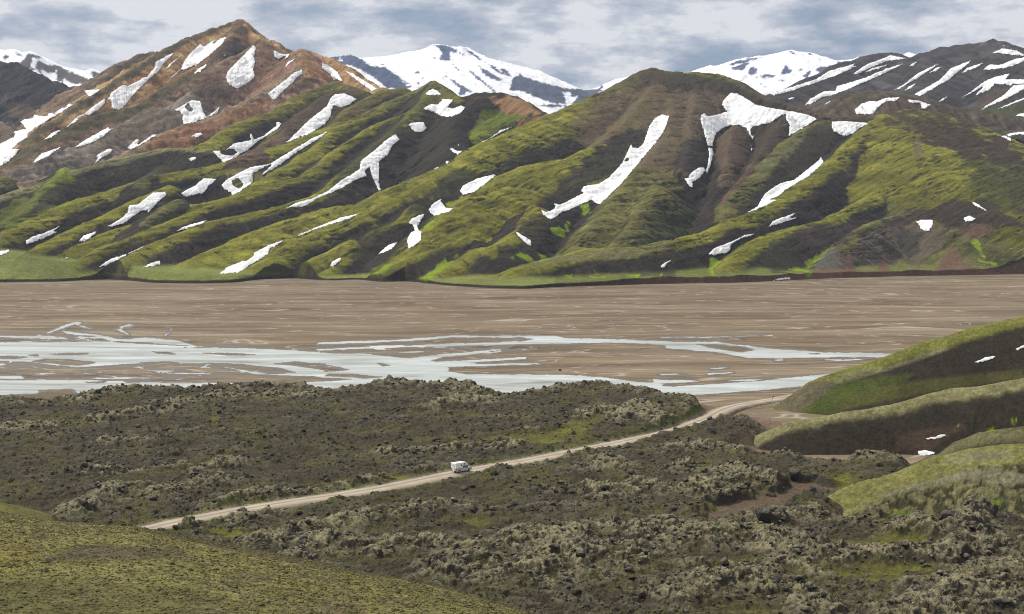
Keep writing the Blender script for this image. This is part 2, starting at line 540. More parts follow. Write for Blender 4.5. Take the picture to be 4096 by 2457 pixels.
# saddle and centre dome
RK('C', [(0, 512), (300, 527), (400, 577), (550, 642), (700, 702), (900, 760), (1000, 802), (1150, 830), (1300, 822), (1450, 815)], BROWN, DARK, gw=29, s1=0.42, s2=0.68, lam=22, gul=1.6)
RK([('C', [(300, 527), (0, 512)]), ('B', [(2320, 477), (2200, 522), (2080, 585), (1950, 652), (1690, 768), (1530, 835), (1340, 910), (1000, 1068), (880, 1142), (760, 1205)]),
    ('E', [(400, 292), (300, 340), (240, 372), (0, 412)]), ('D', [(2150, 452), (1900, 542), (1700, 622), (1500, 712), (1300, 792), (1160, 862)])],
   None, GREEN, DARK, gw=75, s1=0.40, s2=0.72, lam=26)
# valley rib behind it (bright green shoulder)
RK('B', [(1480, 812), (1300, 818), (1180, 835), (1080, 912), (1000, 1000), (960, 1060)], LIME, DKGREEN, gw=29, off=50)
# broad spur down the centre dome
RK([('B', [(2320, 600), (2150, 830), (1950, 1010), (1700, 1120)]), ('E', [(1400, 110), (1210, 190), (1000, 335), (880, 442), (700, 560), (690, 645), (600, 712), (480, 792), (340, 890)])],
   None, GREEN, DARK, gw=100, s1=0.46, s2=0.66, lam=26, off=-10)
RK('E', [(1480, 400), (1380, 560), (1200, 690), (1050, 700), (900, 790), (760, 900)], GREEN, DARK, gw=26, off=-5)
RK('E', [(1000, 600), (850, 668), (700, 722), (500, 802), (345, 892)], GREEN, DARK, gw=22, off=-25)
RK([('B', [(2450, 700), (2430, 950)]), ('E', [(2250, 100), (2100, 270), (1980, 405), (1850, 560), (1740, 705)])], None, OLIVE, DARK, gw=70, s1=0.5, gul=1.5)
RK([('E', [(2330, 250), (2200, 420), (2150, 560), (2000, 690)])], None, OLIVE, DKGREEN, gw=22, gul=1.5)
# crag lobes between the snow arms
RK('C', [(420, 892), (400, 1000), (370, 1150), (330, 1310)], BROWN, DARK, gw=17, s1=0.6, s2=1.0, sf=1.0, gul=1.5)
RK('C', [(790, 820), (720, 900), (600, 1100), (450, 1300), (340, 1440)], BROWN, DARK, gw=14, s1=0.5, s2=0.8, sf=0.8, gul=1.5)
RK('C', [(160, 640), (120, 800), (100, 1000), (60, 1200)], BROWN, DARK, gw=22, s1=0.6, s2=0.9, sf=0.9, gul=1.6)
# spurs between
RK([('E', [(760, 190), (620, 292), (400, 382), (255, 452), (0, 552)]), ('D', [(2110, 628), (2000, 692), (1900, 752), (1750, 842), (1660, 890)])], None, GREEN, DARK, gw=32, s2=0.95)
RK([('E', [(640, 385), (500, 500), (350, 560), (210, 682), (120, 772), (0, 862)]), ('D', [(2230, 902)])], None, GREEN, DARK, gw=17, s2=0.95)
RK('D', [(2473, 640), (2330, 720), (2150, 790), (1950, 830)], GREEN, DKGREEN, gw=29, off=-18)
# dark hill left of centre and its green spurs
RK([('B', [(940, 690), (765, 582), (600, 652), (300, 792), (30, 932)]), ('A', [(2200, 1062), (1900, 1242), (1640, 1392), (1400, 1442)]),
    ('D', [(1200, 422), (1000, 502), (740, 602), (500, 692), (250, 768)])], None, GREEN, DARK, gw=29, s2=0.95)
RK([('B', [(600, 795), (350, 880), (100, 1040)]), ('D', [(2150, 180), (1800, 290), (1500, 382), (1200, 502), (950, 612), (700, 692), (490, 802)])], None, GREEN, DARK, gw=19, off=-10, s2=1.0)
RK([('B', [(765, 582), (700, 700), (600, 800), (500, 900), (250, 1120), (0, 1330)]), ('D', [(2200, 332), (1980, 392), (1480, 502), (1230, 597), (1030, 682), (880, 762), (790, 838)])],
   None, GREEN, DARK, gw=22, off=-20, s2=0.85)
RK('B', [(880, 840), (900, 950), (870, 1090)], DARK, DARK, gw=22, off=0, gul=1.5)
RK('B', [(765, 582), (940, 690), (1050, 666), (1250, 656), (1350, 682), (1400, 722), (1530, 797)], DARK, ORANGE, gw=19, s2=0.9, gul=1.8, lam=12)
RK('B', [(1100, 690), (980, 760), (900, 860), (940, 1000), (1000, 1060)], DARK, DARK, gw=22, gul=1.6)
# ridges further left
RK([('B', [(540, 620), (400, 640), (200, 740)]), ('A', [(2473, 762), (2340, 892), (2150, 962), (2000, 1032), (1700, 1112), (1500, 1172), (1200, 1227), (900, 1302), (600, 1392), (400, 1470)]),
    ('D', [(200, 492), (0, 592), (-300, 700)])], None, GREEN, DARK, gw=33, s2=0.9)
RK('D', [(1200, 250), (1000, 332), (740, 462), (500, 572), (300, 662), (150, 747)], GREEN, DARK, gw=19, off=-25)
RK('D', [(1250, 355), (1150, 400), (1050, 470), (1000, 520)], OLIVE, DARK, gw=14, off=-25)
RK([('A', [(2560, 640), (2473, 608), (2380, 574), (2150, 652), (1900, 792), (1650, 882), (1400, 1042)])], None, GREEN, DARK, gw=29, s2=0.9)
RK('A', [(2440, 640), (2340, 655), (2200, 760), (2050, 860), (1990, 960), (1800, 1060), (1650, 1135)], BROWN, OLIVE, gw=43, off=-10)
RK('A', [(1470, 1062), (1180, 1042), (950, 1092), (550, 1202), (250, 1312), (0, 1382), (-300, 1480)], PALE, DARK, gw=16, s1=0.5)
RK('A', [(1150, 1170), (1050, 1240), (960, 1300)], OLIVE, DARK, gw=16, off=-15)
RK('D', [(450, 130), (300, 290), (200, 420), (50, 500)], LIME, DARK, gw=24, off=-12)
RK('A', [(0, 1235), (-200, 1300), (-400, 1330)], OLIVE, DARK, gw=43, off=60)

T0, T1 = -0.47, 0.47
NC, NR = 1240, 700
def rows_green(t):
    y0 = foot_y(t) - 6
    q = np.linspace(0, 1, NR) ** 1.18
    return y0[None, :] + (3150 - y0[None, :]) * q[:, None]
fg = Field(T0, T1, NC, rows_green, NR)
X, Y = fg.X, fg.Y
yb = foot_y(fg.T)
into = Y - yb + fbm(X, Y, 30, 3, seed=5) * 5
bank = 2.2 + 8.0 * sstep(fg.T, 0.0, 0.12) * (0.6 + 0.4 * fbm(X, Y, 60, 2, seed=3)) + 1.5 * sstep(fg.T, -0.14, 0.02)
apr = np.interp(fg.T, [-0.47, -0.364, -0.315, -0.28, -0.25, -0.19, -0.15], [95, 88, 56, 44, 30, 14, 0])
floor = bank * sstep(into, 0, 5) + np.clip(into, 0, apr) * 0.38 + np.clip(into - apr, 0, 400) * 0.035 - 1.5 * (1 - sstep(into, -4, 0))
lift = sstep(into, 0, 40)
Hh, c1, c2, gwm, dd, rid = eval_ridges(X, Y, K, floor.astype(np.float32))
Hh = np.minimum(Hh, 900)
Hg = Hh * 1.0
# near the foot the ridges are cut off by the old river bank
cut = bank * sstep(into, 0, 5) + np.clip(into - 3, 0, None) * 1.6
Hg = np.where(into < 60, np.minimum(Hg, np.maximum(cut, floor)), Hg)
rough = sstep(Hg - floor, 2, 30)
Hg = Hg + rough * streak(X, Y, 130, 15, 57) * 3.2
crs = streak(X, Y, 150, 30, 148) + 0.25 * fbm(X, Y, 30, 2, seed=149)
Hg = Hg - rough * np.exp(-(crs / 0.06) ** 2) * sstep(fbm(X, Y, 120, 2, seed=151), -0.15, 0.15) * 1.5
Hg = Hg + rough * (fbm(X, Y, 70, 4, 0.5, seed=61) * 3.0 + ridged(X, Y, 24, 3, 0.55, seed=71) * 1.1 + fbm(X, Y, 9, 3, 0.6, seed=81) * 1.0)
Hg = Hg + fbm(X, Y, 12, 3, 0.5, seed=9) * 0.35 * sstep(into, 6, 20)
# scree bowls scooped into the hill (survey centre in photo pixels, radius m, depth m)
BOWLS = []
fg.finish(Hg)
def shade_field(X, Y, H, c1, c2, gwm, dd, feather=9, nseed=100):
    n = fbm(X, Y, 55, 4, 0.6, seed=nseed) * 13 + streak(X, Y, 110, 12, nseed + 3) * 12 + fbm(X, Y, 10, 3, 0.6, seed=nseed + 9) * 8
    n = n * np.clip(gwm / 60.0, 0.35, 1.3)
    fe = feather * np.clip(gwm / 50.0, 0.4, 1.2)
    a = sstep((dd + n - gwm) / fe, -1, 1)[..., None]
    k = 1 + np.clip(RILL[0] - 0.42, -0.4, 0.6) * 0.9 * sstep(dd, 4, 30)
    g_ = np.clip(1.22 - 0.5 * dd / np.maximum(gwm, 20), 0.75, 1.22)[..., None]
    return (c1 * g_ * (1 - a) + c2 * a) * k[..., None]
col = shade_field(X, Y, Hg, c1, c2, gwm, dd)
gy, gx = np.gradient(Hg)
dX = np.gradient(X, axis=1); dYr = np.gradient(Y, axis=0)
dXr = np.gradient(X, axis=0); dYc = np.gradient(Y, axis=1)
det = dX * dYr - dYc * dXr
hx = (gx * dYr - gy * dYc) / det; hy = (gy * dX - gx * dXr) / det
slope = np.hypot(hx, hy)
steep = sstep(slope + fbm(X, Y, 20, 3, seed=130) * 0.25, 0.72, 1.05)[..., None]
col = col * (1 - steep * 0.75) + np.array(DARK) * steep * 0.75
u, v = project(X, Y, Hg)
P = lambda w_, q: W(w_, q)
def OV(*a, **k): overlay(col, u, v, X, Y, *a, **k)
st_ = streak(X, Y, 140, 9, 145)[..., None]; st2_ = fbm(X, Y, 16, 4, 0.65, seed=146)[..., None]
st3_ = streak(X, Y, 260, 22, 152)[..., None]
col = col * np.clip(1 + 0.75 * st_ + 0.40 * st2_ + 0.55 * st3_, 0.3, 2.0)
crs = streak(X, Y, 150, 30, 148) + 0.25 * fbm(X, Y, 30, 2, seed=149)
crl = np.exp(-(crs / 0.045) ** 2) * sstep(fbm(X, Y, 120, 2, seed=151), -0.15, 0.15)
col = col * (1 - 0.35 * crl[..., None])
yel = sstep(fbm(X, Y, 70, 4, 0.6, seed=147), 0.0, 0.35)[..., None]
col = col * (1 + yel * np.array((0.18, 0.12, 0.03)))
# high ground carries bare stony soil instead of moss
hi = sstep(Hg + fbm(X, Y, 90, 4, seed=140) * 70, 225, 330)[..., None] * (0.8 if True else 1)
col = col * (1 - hi * 0.6) + np.array((0.062, 0.052, 0.034)) * hi * 0.6
flat = (1 - sstep(Hg - floor, 0.6, 5)) * sstep(into, 4, 9)
a = flat[..., None]
n = fbm(X, Y * 0.35, 60, 4, seed=150)[..., None]
col = col * (1 - a) + (np.array((0.185, 0.205, 0.050)) * (1 + 0.35 * n) * np.where(fg.T < 0.03, 1.0, 0.75)[..., None]) * a
bk = ((1 - sstep(into, 3, 5)) * 1.0)[..., None]
rust = sstep(fg.T, 0.02, 0.16)[..., None]
col = col * (1 - bk) + (np.array((0.03, 0.027, 0.022)) * (1 - rust) + np.array((0.13, 0.075, 0.05)) * rust) * bk
# bare brown earth high on the centre dome
OV(P('B', [(1950, 690), (2200, 540), (2320, 480), (2500, 520), (2750, 600), (2870, 660), (2800, 800), (2650, 1000), (2420, 1240), (2250, 1200), (2150, 1050), (1950, 1080), (1750, 980), (1780, 850)]), (0.135, 0.098, 0.060), 30, 60, 0.8)
OV(P('C', [(-100, 520), (300, 530), (600, 690), (1000, 820), (980, 860), (560, 760), (400, 680), (200, 640), (-50, 650)]), (0.038, 0.036, 0.022), 20, 20, 0.8)
OV(P('B', [(1500, 1490), (1640, 1300), (1800, 1150), (1950, 1020), (2170, 900), (2290, 900), (2240, 1050), (2150, 1080), (2050, 1240), (1810, 1330), (1620, 1470)]), (0.034, 0.030, 0.024), 24, 26, 0.9)
OV(P('B', [(1540, 1500), (1700, 1540), (1900, 1450), (1800, 1560), (1700, 1700), (1560, 1780), (1380, 1740), (1320, 1640), (1400, 1560)]), (0.036, 0.030, 0.024), 20, 24, 0.85)
OV(P('C', [(60, 1000), (180, 980), (240, 1100), (200, 1200), (100, 1240), (0, 1160)]), (0.034, 0.030, 0.024), 20, 20, 0.85)
OV(P('C', [(340, 920), (520, 920), (560, 1060), (500, 1180), (330, 1180), (280, 1080)]), (0.115, 0.080, 0.052), 20, 30, 0.8)
OV(P('C', [(560, 910), (780, 830), (800, 960), (660, 1080), (540, 1140)]), (0.060, 0.046, 0.030), 16, 24, 0.8)
OV(P('C', [(930, 930), (1040, 860), (1110, 880), (1150, 970), (1060, 1100), (950, 1180), (820, 1290), (700, 1330), (800, 1160)]), (0.058, 0.044, 0.031), 20, 30, 0.85)
OV(P('C', [(560, 1180), (800, 1030), (930, 930), (900, 1010), (760, 1150), (640, 1260)]), (0.155, 0.15, 0.062), 16, 24, 0.8)
OV(P('C', [(620, 1330), (760, 1120), (830, 1180), (680, 1350), (520, 1500), (470, 1500)]), (0.040, 0.036, 0.024), 16, 26, 0.75)
OV(P('C', [(1800, 860), (2050, 880), (2250, 960), (2473, 1070), (2500, 1250), (2200, 1130), (1950, 1090), (1750, 1000), (1700, 900)]), (0.066, 0.044, 0.028), 30, 50, 0.85)
OV(P('C', [(2000, 1060), (2473, 1100), (2600, 1500), (2400, 1480), (2200, 1250), (2050, 1180)]), (0.046, 0.050, 0.020), 30, 50, 0.7)
OV(P('C', [(1700, 960), (1745, 960), (1760, 1090), (1720, 1140), (1690, 1060)]), (0.15, 0.105, 0.07), 10, 12, 0.7)
OV(P('F', [(900, 540), (1100, 515), (1290, 560), (1240, 640), (1080, 740), (1000, 850), (820, 860), (720, 780), (800, 660)]), (0.055, 0.042, 0.033), 16, 26, 0.9)
OV(P('F', [(1040, 730), (1160, 680), (1160, 840), (1000, 850)]), (0.11, 0.10, 0.085), 10, 10, 0.9)
OV(P('F', [(1470, 500), (1700, 420), (1950, 380), (2150, 330), (2400, 470), (2473, 540), (2250, 540), (2150, 600), (2000, 560), (1900, 540), (1800, 480), (1650, 520), (1550, 600)]), (0.046, 0.034, 0.026), 16, 26, 0.92)
OV(P('F', [(1500, 540), (1900, 530), (1920, 640), (1780, 800), (1720, 850), (1650, 760), (1520, 640)]), (0.12, 0.095, 0.068), 20, 34, 0.8)
OV(P('F', [(1590, 560), (1750, 590), (1740, 720), (1660, 760), (1600, 680)]), (0.035, 0.034, 0.025), 16, 26, 0.7)
OV(P('F', [(1980, 570), (2150, 520), (2250, 560), (2150, 680), (2060, 620)]), (0.13, 0.085, 0.055), 16, 26, 0.8)
OV(P('F', [(980, 850), (1180, 840), (1240, 700), (1270, 860), (1440, 850), (1480, 740), (1520, 850), (1640, 890), (1850, 850), (1930, 700), (1980, 700), (2060, 800), (2170, 860), (2473, 800), (2600, 900), (1600, 905), (960, 930)]), (0.15, 0.085, 0.058), 12, 14, 0.9)
OV(P('F', [(180, 670), (400, 590), (640, 520), (800, 430), (940, 380), (900, 450), (700, 540), (560, 585), (400, 650), (240, 720)]), (0.032, 0.028, 0.022), 10, 12, 0.9)
OV(P('F', [(620, 790), (700, 640), (820, 600), (900, 560), (860, 700), (900, 850), (700, 880)]), (0.05, 0.05, 0.026), 16, 26, 0.8)
OV(P('E', [(1220, 690), (1340, 660), (1500, 700), (1560, 760), (1400, 810), (1270, 860), (1200, 780)]), (0.036, 0.032, 0.023), 16, 20, 0.85)
OV(P('E', [(620, 800), (860, 670), (1040, 690), (900, 760), (760, 840), (640, 870)]), (0.040, 0.036, 0.022), 16, 20, 0.85)
OV(P('E', [(1960, 790), (2300, 745), (2473, 700), (2473, 900), (2100, 880)]), (0.045, 0.04, 0.024), 16, 24, 0.7)
OV(P('E', [(1600, 755), (1900, 708), (2200, 692), (2473, 645), (2420, 690), (2200, 760), (1900, 780), (1600, 800), (1400, 830)]), (0.165, 0.16, 0.065), 8, 12, 0.85)
OV(P('E', [(900, 130), (1180, 170), (1050, 320), (930, 330), (850, 310), (760, 330), (700, 440), (560, 470), (600, 400), (760, 280)]), (0.036, 0.034, 0.022), 16, 20, 0.8)
OV(P('E', [(180, 620), (480, 560), (590, 600), (560, 700), (420, 800), (200, 870), (260, 740)]), (0.042, 0.033, 0.025), 16, 24, 0.85)
# brown and orange rock of the broken crag behind the saddle
OV(P('B', [(1180, 720), (1280, 670), (1360, 680), (1450, 730), (1535, 800), (1400, 822), (1300, 800), (1220, 770)]), (0.26, 0.155, 0.075), 8, 14, 0.95)
OV(P('B', [(850, 850), (1000, 700), (1180, 690), (1230, 770), (1150, 850), (1040, 920), (980, 1050), (900, 950)]), (0.035, 0.029, 0.023), 14, 20, 0.9)
OV(P('B', [(1100, 800), (1180, 780), (1290, 815), (1430, 818), (1300, 880), (1150, 920), (1040, 930)]), (0.115, 0.15, 0.02), 14, 16, 0.8)
OV(P('B', [(500, 920), (740, 840), (870, 900), (930, 1080), (850, 1160), (600, 1280), (420, 1330), (400, 1150)]), (0.040, 0.034, 0.024), 16, 26, 0.85)
OV(P('B', [(100, 1200), (420, 880), (700, 780), (560, 900), (380, 1060), (240, 1200), (100, 1300), (0, 1330)]), (0.040, 0.038, 0.024), 20, 26, 0.75)
OV(P('D', [(850, 1180 - 1060), (1200, 60), (1500, 60), (1560, 100), (1300, 150), (1000, 200), (800, 260)]), (0.040, 0.036, 0.024), 16, 20, 0.8)
OV(P('D', [(0, 540), (200, 350), (420, 240), (520, 260), (400, 380), (180, 480)]), (0.040, 0.034, 0.024), 16, 20, 0.85)
OV(P('D', [(0, 420), (150, 340), (330, 290), (260, 380), (120, 500), (0, 540)]), (0.125, 0.145, 0.022), 10, 16, 0.85)
OV(P('A', [(2100, 770), (2360, 640), (2600, 620), (2560, 660), (2360, 720), (2230, 820), (2060, 950), (2000, 900)]), (0.075, 0.052, 0.034), 16, 20, 0.8)
OV(P('A', [(2297, 890), (2500, 760), (2620, 720), (2560, 780), (2400, 860)]), (0.12, 0.082, 0.05), 10, 16, 0.8)
OV(P('C', [(1500, 800), (1700, 770), (1900, 800), (2150, 890), (2473, 1060), (2600, 1200), (2473, 1240), (2150, 1110), (1950, 1060), (1800, 1010), (1600, 900), (1480, 870)]), (0.052, 0.038, 0.025), 40, 60, 0.8)
OV(P('C', [(2050, 1120), (2300, 1200), (2600, 1300), (2600, 1560), (2300, 1500), (2150, 1350)]), (0.060, 0.058, 0.020), 40, 60, 0.6)
OV(P('B', [(2150, 560), (2320, 470), (2473, 500), (2620, 530), (2700, 580), (2600, 620), (2400, 590), (2200, 640)]), (0.055, 0.044, 0.028), 24, 30, 0.7)
# wet springs: brilliant moss
for w_, q in (('E', [(640, 915), (760, 850), (850, 750), (870, 790), (930, 745), (900, 790), (760, 900), (700, 925)]),
              ('E', [(1470, 700), (1550, 735), (1575, 765), (1525, 775)]),
              ('E', [(1350, 745), (1430, 735), (1480, 785), (1420, 775)]),
              ('E', [(1280, 755), (1330, 755), (1330, 770)]),
              ('E', [(1600, 555), (1690, 570), (1680, 600), (1610, 580)]), ('E', [(1815, 395), (1860, 390), (1865, 440), (1835, 450)]),
              ('E', [(1700, 505), (1730, 530), (1715, 570), (1698, 540)]),
              ('E', [(855, 385), (970, 330), (960, 345), (870, 390)]), ('E', [(690, 545), (830, 465), (800, 500), (720, 550)]),
              ('E', [(345, 872), (420, 820), (500, 785), (440, 840)]), ('D', [(2225, 900), (2330, 855), (2300, 890), (2240, 908)]),
              ('F', [(1100, 690), (1130, 650), (1165, 650), (1120, 690)]),
              ('F', [(930, 790), (1000, 745), (1080, 718), (1000, 800), (940, 850)]), ('F', [(930, 850), (960, 850), (975, 880), (935, 918)]),
              ('F', [(820, 840), (930, 835), (930, 855), (860, 865)]), ('F', [(250, 770), (270, 757), (325, 800), (280, 840), (285, 890), (262, 890)]),
              ('F', [(2100, 650), (2135, 645), (2220, 770), (2190, 780), (2150, 720)]), ('F', [(2150, 770), (2280, 800), (2280, 818), (2160, 795)]),
              ('E', [(2115, 870), (2180, 885), (2170, 900), (2120, 880)]), ('E', [(2185, 890), (2215, 885), (2200, 940), (2185, 935)]),
              ('E', [(2350, 915), (2380, 870), (2375, 910)]), ('E', [(1690, 890), (1740, 888), (1740, 902)]), ('E', [(1880, 895), (1980, 892), (1970, 908), (1890, 910)])):
    OV(P(w_, q), (0.21, 0.30, 0.014), 7, 16, 0.9)
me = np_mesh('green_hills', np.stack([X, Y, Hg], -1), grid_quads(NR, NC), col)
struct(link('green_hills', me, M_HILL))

# ---- brown mountain on the left ---------------------------------
K = []
PO = 170
RK('A', [(1690, 140), (1640, 150), (1350, 262), (1130, 370), (930, 500), (780, 592), (720, 642), (530, 747), (200, 967), (0, 1182), (-200, 1310)], (0.075, 0.060, 0.032), ORANGE, gw=16, s1=0.5, s2=0.78, off=PO + 60, gul=1.6, lam=26)
RK('A', [(1130, 372), (1080, 353), (1000, 385), (870, 432), (780, 520), (690, 592)], (0.08, 0.06, 0.04), BROWN, gw=20, s1=0.5, s2=0.8, off=PO + 260)
RK('A', [(1690, 140), (1760, 222), (1850, 272), (1950, 292), (1975, 352), (2060, 382)], ORANGE, BROWN, gw=14, s1=0.7, s2=0.75, off=PO + 60, gul=2.0, lam=20)
RK('A', [(2060, 382), (2130, 342), (2200, 367), (2350, 422), (2473, 492), (2547, 562), (2707, 622), (2800, 700)], ORANGE, ORANGE, gw=20, s1=0.6, s2=0.72, off=PO + 40, gul=1.8)
RK('A', [(1690, 180), (1610, 270), (1530, 400), (1490, 460), (1300, 570)], BROWN, DARK, gw=14, s1=0.6, s2=0.75, off=PO + 20, gul=1.8)
RK('A', [(1850, 300), (1750, 350), (1500, 480), (1300, 580), (1130, 630), (1050, 690), (850, 790), (740, 790), (600, 850), (300, 1000), (0, 1215), (-200, 1300)], BROWN, (0.12, 0.08, 0.055), gw=40, s1=0.5, s2=0.66, off=PO - 10, gul=1.4)
RK('A', [(1480, 560), (1320, 690), (1200, 770), (1060, 772), (900, 850), (700, 960), (450, 1072), (200, 1180), (0, 1235), (-200, 1300)], GREY, GREY, gw=60, s1=0.5, s2=0.7, off=PO - 50, gul=1.5)
RK('A', [(2130, 345), (2110, 470), (1900, 620), (1700, 730), (1550, 800), (1300, 888), (1100, 962), (950, 1062), (650, 1182), (400, 1250), (0, 1300)], (0.14, 0.10, 0.06), RUST, gw=26, s1=0.5, s2=0.75, off=PO - 80, gul=1.8)
RK('A', [(0, 440), (150, 462), (250, 512), (400, 582), (600, 682)], (0.022, 0.020, 0.019), (0.023, 0.021, 0.020), gw=40, s1=0.5, s2=0.62, off=PO + 430, gul=1.4, lam=30)
RK('A', [(-500, 300), (-200, 380), (0, 440)], (0.022, 0.020, 0.019), (0.023, 0.021, 0.020), gw=40, s1=0.5, s2=0.62, off=PO + 430, gul=1.4, lam=30)
RK('A', [(0, 862), (60, 900), (110, 950), (90, 1000)], GREY, DARK, gw=30, off=PO + 200)
RK('A', [(480, 612), (600, 608), (700, 600), (780, 598)], DARK, DARK, gw=40, off=PO + 500)
NC2, NR2 = 760, 420
tt = (-0.50, 0.03)
def rows_brown(t):
    y0 = foot_y(t) + 330
    q = np.linspace(0, 1, NR2)
    return y0[None, :] + (4600 - y0[None, :]) * (q[:, None] ** 1.15)
fb = Field(tt[0], tt[1], NC2, rows_brown, NR2)
X, Y = fb.X, fb.Y
floor = 40 + np.clip((Y - 2300) * 0.03, 0, 80) + 0 * X
Hh, c1, c2, gwm, dd, rid = eval_ridges(X, Y, K, floor.astype(np.float32), soft=5)
rough = sstep(Hh - floor, 5, 60)
Hb = Hh + rough * (fbm(X, Y, 80, 4, 0.5, seed=261) * 9 + ridged(X, Y, 34, 4, 0.5, seed=271) * 5 - 2 + fbm(X, Y, 10, 3, 0.6, seed=281) * 1.5 + streak(X, Y, 220, 16, 235) * 5)
fb.finish(Hb)
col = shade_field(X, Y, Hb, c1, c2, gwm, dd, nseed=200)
n = fbm(X, Y, 120, 4, 0.6, seed=210)[..., None]; n2 = fbm(X, Y, 26, 4, 0.65, seed=220)[..., None]
col = col * (1.6 + 0.35 * n + 0.4 * n2 + 1.1 * streak(X, Y, 260, 11, 230)[..., None])
u, v = project(X, Y, Hb)
OVB = OV
def OV(w_q, c, *a): OVB(w_q, tuple(x * k_ for x, k_ in zip(c, (1.32, 1.22, 1.15))), *a)
OV(P('A', [(1340, 440), (1500, 300), (1640, 190), (1700, 160), (1800, 250), (1860, 290), (1700, 300), (1600, 290), (1450, 460), (1300, 560), (1150, 640), (950, 740), (900, 760), (1000, 640), (1180, 560)]), (0.21, 0.125, 0.06), 20, 34, 0.75)
OV(P('A', [(1650, 190), (1700, 150), (1770, 240), (1740, 280), (1640, 260)]), (0.085, 0.065, 0.04), 12, 20, 0.8)
OV(P('A', [(1600, 280), (1700, 270), (1700, 330), (1520, 440), (1480, 470), (1500, 400)]), (0.055, 0.045, 0.035), 12, 16, 0.85)
OV(P('A', [(1100, 380), (1500, 200), (1640, 150), (1640, 200), (1440, 260), (1300, 330), (1100, 440), (900, 560), (780, 600), (900, 500)]), (0.070, 0.058, 0.032), 14, 20, 0.8)
OV(P('A', [(1130, 620), (1500, 440), (1540, 470), (1400, 530), (1180, 680), (1050, 780), (880, 850), (720, 870), (560, 950), (300, 1060), (0, 1230), (0, 1130), (300, 960), (560, 850), (740, 775), (850, 780), (1040, 700)]), (0.060, 0.056, 0.026), 14, 20, 0.85)
OV(P('A', [(1380, 560), (1560, 540), (1680, 640), (1600, 750), (1540, 740), (1450, 820), (1430, 720), (1340, 660)]), (0.072, 0.052, 0.038), 12, 22, 0.85)
OV(P('A', [(950, 850), (1060, 770), (1230, 800), (1290, 850), (1100, 950), (850, 1000), (700, 1130), (600, 1150), (750, 950)]), (0.11, 0.090, 0.066), 16, 22, 0.85)
OV(P('A', [(1100, 970), (1300, 890), (1500, 850), (1700, 760), (1900, 700), (1850, 800), (1600, 890), (1400, 1040), (950, 1060)]), (0.20, 0.115, 0.065), 14, 20, 0.85)
OV(P('A', [(2130, 350), (2170, 400), (2400, 560), (2330, 570), (2180, 600), (2140, 480), (2100, 430)]), (0.22, 0.13, 0.062), 12, 18, 0.85)
OV(P('A', [(2150, 560), (2280, 560), (2250, 590), (2120, 640), (2000, 690), (2050, 620)]), (0.050, 0.042, 0.032), 12, 18, 0.8)
OV(P('A', [(1520, 560), (1780, 330), (1900, 300), (2060, 390), (2090, 430), (1900, 600), (1640, 740), (1560, 740), (1680, 640), (1590, 600)]), (0.135, 0.088, 0.058), 14, 26, 0.75)
OV(P('A', [(0, 900), (80, 860), (160, 900), (90, 960), (0, 1010)]), (0.10, 0.082, 0.06), 12, 18, 0.85)
OV(P('A', [(40, 700), (250, 780), (240, 820), (150, 850), (60, 820)]), (0.105, 0.080, 0.055), 12, 22, 0.6)
OV = OVB
col = col * np.clip(1 + 0.5 * n2 + 0.7 * streak(X, Y, 240, 9, 233)[..., None] + 0.25 * n, 0.45, 1.7)
col = np.clip(col, 0.01, 0.42)
me = np_mesh('brown_mountain', np.stack([X, Y, Hb], -1), grid_quads(NR2, NC2), col)
struct(link('brown_mountain', me, M_HILL))

# ---- dark snow streaked mountain on the right --------------------
K = []
SLATE = (0.052, 0.046, 0.043)
RK('C', [(1700, 420), (1590, 387), (1500, 368), (1450, 370), (1330, 402), (1100, 482), (900, 582), (680, 667), (500, 760)], SLATE, SLATE, gw=60, s1=0.45, s2=0.55, ys=(4600, 3700), lam=40)
RK('C', [(3000, 560), (2473, 362), (2400, 332), (2300, 302), (2250, 277), (2180, 297), (1900, 337), (1750, 382), (1640, 430), (1450, 520), (1200, 642), (1000, 742), (900, 800)], SLATE, SLATE, gw=300, s1=0.42, s2=0.5, ys=(4300, 4300, 3600), lam=50, sf=0.5)
RK('C', [(2473, 600), (2300, 640), (2100, 740), (1900, 800)], SLATE, SLATE, gw=100, s1=0.4, s2=0.5, ys=(3500, 3400), lam=40)
RK('C', [(1020, 772), (1200, 682), (1400, 652), (1560, 657), (1700, 682), (1830, 732), (2000, 762), (2300, 802), (2473, 852), (2900, 950)], (0.075, 0.06, 0.035), (0.07, 0.052, 0.036), gw=70, s1=0.4, s2=0.6, ys=(3250, 3300, 3300))
RK('C', [(1900, 900), (2050, 880), (2250, 910), (2473, 930), (2900, 1000)], (0.07, 0.068, 0.036), DARK, gw=70, s1=0.3, s2=0.5, ys=(3050, 3050))
NC3, NR3 = 460, 300
yrows = np.linspace(2960, 5200, NR3)
fd = Field(0.10, 0.50, NC3, lambda t: np.repeat(yrows[:, None], len(t), 1), NR3)
X, Y = fd.X, fd.Y
floor = 60 + (Y - 2800) * 0.02 + 0 * X
Hh, c1, c2, gwm, dd, rid = eval_ridges(X, Y, K, floor.astype(np.float32), soft=8)
Hd = Hh + sstep(Hh - floor, 5, 60) * (fbm(X, Y, 150, 4, 0.5, seed=361) * 10 + ridged(X, Y, 50, 4, 0.55, seed=371) * 3 + fbm(X, Y, 14, 3, 0.6, seed=381) * 1.2 + streak(X, Y, 260, 22, 335) * 6)
fd.finish(Hd)
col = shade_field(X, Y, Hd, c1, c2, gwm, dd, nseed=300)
col = col * (1.1 + 0.6 * streak(X, Y, 300, 14, 330)[..., None] + 0.3 * fbm(X, Y, 120, 4, 0.6, seed=310)[..., None] + 0.4 * fbm(X, Y, 24, 4, 0.65, seed=320)[..., None])
u, v = project(X, Y, Hd)
